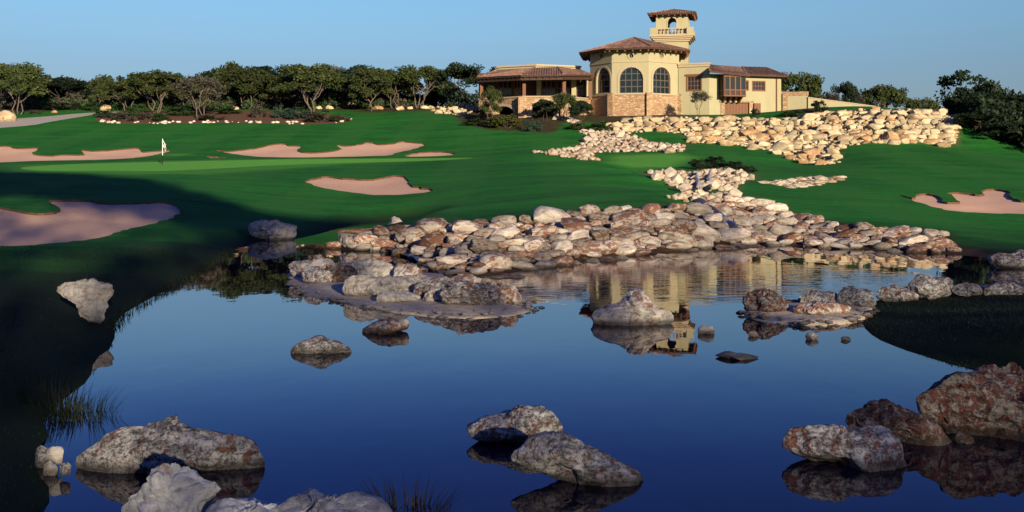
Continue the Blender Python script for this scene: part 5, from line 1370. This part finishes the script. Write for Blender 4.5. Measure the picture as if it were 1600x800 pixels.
# ------------------------------------------------------------------ sedge tufts and bank grass
def blades(name, P, h, w, lean, seed, mat, loc=None, parent=None):
    g = np.random.default_rng(seed); m = len(P); a = g.uniform(0, 6.28, m); hh = h*g.uniform(.5, 1.15, m); le = lean*g.uniform(.2, 1.2, m)*hh
    dx, dy = np.cos(a), np.sin(a); s = np.stack([-dy, dx, np.zeros(m)], 1)*w
    b = P; mid = P+np.stack([dx*le*.35, dy*le*.35, hh*.6], 1); top = P+np.stack([dx*le, dy*le, hh], 1)
    V = np.stack([b-s, b+s, mid+s*.7, mid-s*.7, top], 1).reshape(-1, 3); i = np.arange(m)*5
    T = np.concatenate([np.stack([i, i+1, i+2], 1), np.stack([i, i+2, i+3], 1), np.stack([i+3, i+2, i+4], 1)])
    return mesh_obj(name, np_mesh(name, V if loc is None else V-np.array(loc), T), M[mat], parent, loc or (0, 0, 0))
def tuft(px, py, D, rad, n_, h, mat, label, seed, z=None):
    x = (px-800)*D/F; g = np.random.default_rng(seed); a = g.uniform(0, 6.28, n_); q = np.sqrt(g.uniform(0, 1, n_))*rad
    X = x+np.cos(a)*q; Y = D+np.sin(a)*q*.7; P = np.stack([X, Y, np.maximum(H(X, Y), -.15)], 1)
    o = blades('sedge_tuft', P, h, .006, .8, seed, mat, (x, D, 0)); return tag(o, label, 'sedge tuft')
tuft(125, 655, 12.0, .42, 220, .36, 'blade', 'dark sedge tuft at the left waterline above the big lichened boulder', 3)
tuft(90, 640, 12.4, .5, 160, .34, 'blade', 'lower sedge tuft on the bank behind the dark one', 4)
tuft(640, 795, 8.7, .33, 260, .34, 'blade_dry', 'dry brown sedge tuft at the bottom edge, left of centre', 5)
tuft(572, 798, 8.5, .2, 60, .30, 'blade_dry', 'thin dry sedge tuft beside the flat grey boulder', 6)
g = np.random.default_rng(12)
X = np.concatenate([g.uniform(-16, -3, 60000), g.uniform(5, 20, 60000)]); Y = np.concatenate([g.uniform(6, 30, 60000), g.uniform(11, 24, 60000)])
ok = ~in_poly(X, Y, POND) & (np.abs(X) < Y*.56+1); X, Y = X[ok], Y[ok]
P = np.stack([X, Y, H(X, Y)-.01], 1)
tag(blades('bank_grass', P, .045, .006, .9, 13, 'blade'), None, None, None, 'stuff')
# fringe along the shore
idx = g.integers(0, len(POND), 9000); nx = np.roll(POND, -1, 0); t = g.uniform(0, 1, 9000)[:, None]
S = POND[idx]*(1-t)+nx[idx]*t+g.normal(0, .10, (9000, 2)); ok = ((S[:, 0] < -7) & (S[:, 1] < 34)) | ((S[:, 0] > 8.5) & (S[:, 1] < 21)); S = S[ok]
P = np.stack([S[:, 0], S[:, 1], np.maximum(H(S[:, 0], S[:, 1]), -.05)], 1)
tag(blades('shore_grass', P, .17, .006, 1.0, 14, 'blade'), None, None, None, 'stuff')

# ------------------------------------------------------------------ unseen hill and wood behind the camera, shaped to shade the pond
YC = -85.0
prof = []
for px, py, D in [(-200,262,76),(0,268,73),(100,272,70),(200,279,65),(270,292,58),(320,310,54),(400,332,50),(470,341,49),(540,342,49),(640,337,45.5),(720,332,41.5),(800,328,40.5),(900,318,41.5),(980,311,43),(1050,308,44.5),(1110,312,45.5),(1200,322,46.5),(1260,336,44.5),(1320,344,42.5),(1400,348,43.5),(1500,354,43),(1600,362,42),(1750,372,41)]:
    p_ = at(px, py, D); L = (p_.y-YC)/-TOSUN.y
    prof.append((p_.x+TOSUN.x*L, p_.z+TOSUN.z*L, px))
prof.sort(); PXs = [a for a, _, _ in prof]; PZs = [b for _, b, _ in prof]; PPx = [c for _, _, c in prof]
g = np.random.default_rng(21)
hx, hy = np.meshgrid(np.arange(-160, 240, 4.0), np.arange(-200, -41, 4.0))
crest = np.interp(hx, PXs, PZs)-17.0
hz = 1.2+(crest-1.2)*sstep((-hy-44)/38)
nx_ = hx.shape[1]; ii = np.arange(hx.size).reshape(hx.shape)
Fq = np.stack([ii[:-1, :-1], ii[:-1, 1:], ii[1:, 1:], ii[1:, :-1]], -1).reshape(-1, 4)
hm = np_mesh('hill', np.column_stack([hx.ravel(), hy.ravel(), hz.ravel()]), Fq, True)
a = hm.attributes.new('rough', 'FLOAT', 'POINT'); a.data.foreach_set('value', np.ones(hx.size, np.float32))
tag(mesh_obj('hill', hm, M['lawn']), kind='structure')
def loose(n_, s, f):
    P = f(n_); n_ = len(P); a = g.normal(size=(n_, 3)); a /= np.linalg.norm(a, axis=1)[:, None]
    b = g.normal(size=(n_, 3)); b -= (b*a).sum(1)[:, None]*a; b /= np.linalg.norm(b, axis=1)[:, None]
    q = s*g.uniform(.7, 1.3, n_)[:, None]
    return np.stack([P-a*q, P+b*q*.55, P+a*q, P-b*q*.55], 1).reshape(-1, 3)
THIN = 4.0      # depth of the upper leaves thinned to let sun onto the weir, metres
def dense_at(x):
    """depth of closed canopy above leaves thinned to pass sun, by where shade falls"""
    return np.interp(np.interp(x, PXs, PPx), [340, 385, 405, 425, 480, 540, 580], [5.6, 1.3, 1.3, 2.5, 2.5, 1.2, 0.0])
def slab(d0, d1, cover, s_, closed):
    """leaves between depths d0 and d1 under the canopy top, with the given optical depth"""
    x0, x1 = -60, 150
    def f(n_):
        x = g.uniform(x0, x1, n_); y = YC+g.uniform(-3, 3, n_); d = g.uniform(d0, d1, n_)
        ok = (d < dense_at(x)) if closed else (d >= dense_at(x)); x, y, d = x[ok], y[ok], d[ok]
        t = np.interp(x, PXs, PZs)+(YC-y)*math.tan(SUN_EL)/math.cos(R(22))
        return np.stack([x, y, t-.3-d], 1)
    return loose(int(cover*(x1-x0)*(d1-d0)/(0.55*s_*s_)), s_, f)
V = np.concatenate([slab(0, 5.6, 5.0, .6, True), slab(0, 4, .36, .3, False), slab(4, 17.5, .78, .5, False)])
tag(mesh_obj('woodland', np_mesh('woodland', V, np.arange(len(V)).reshape(-1, 4)), M['leaf_dark']), None, None, None, 'stuff')
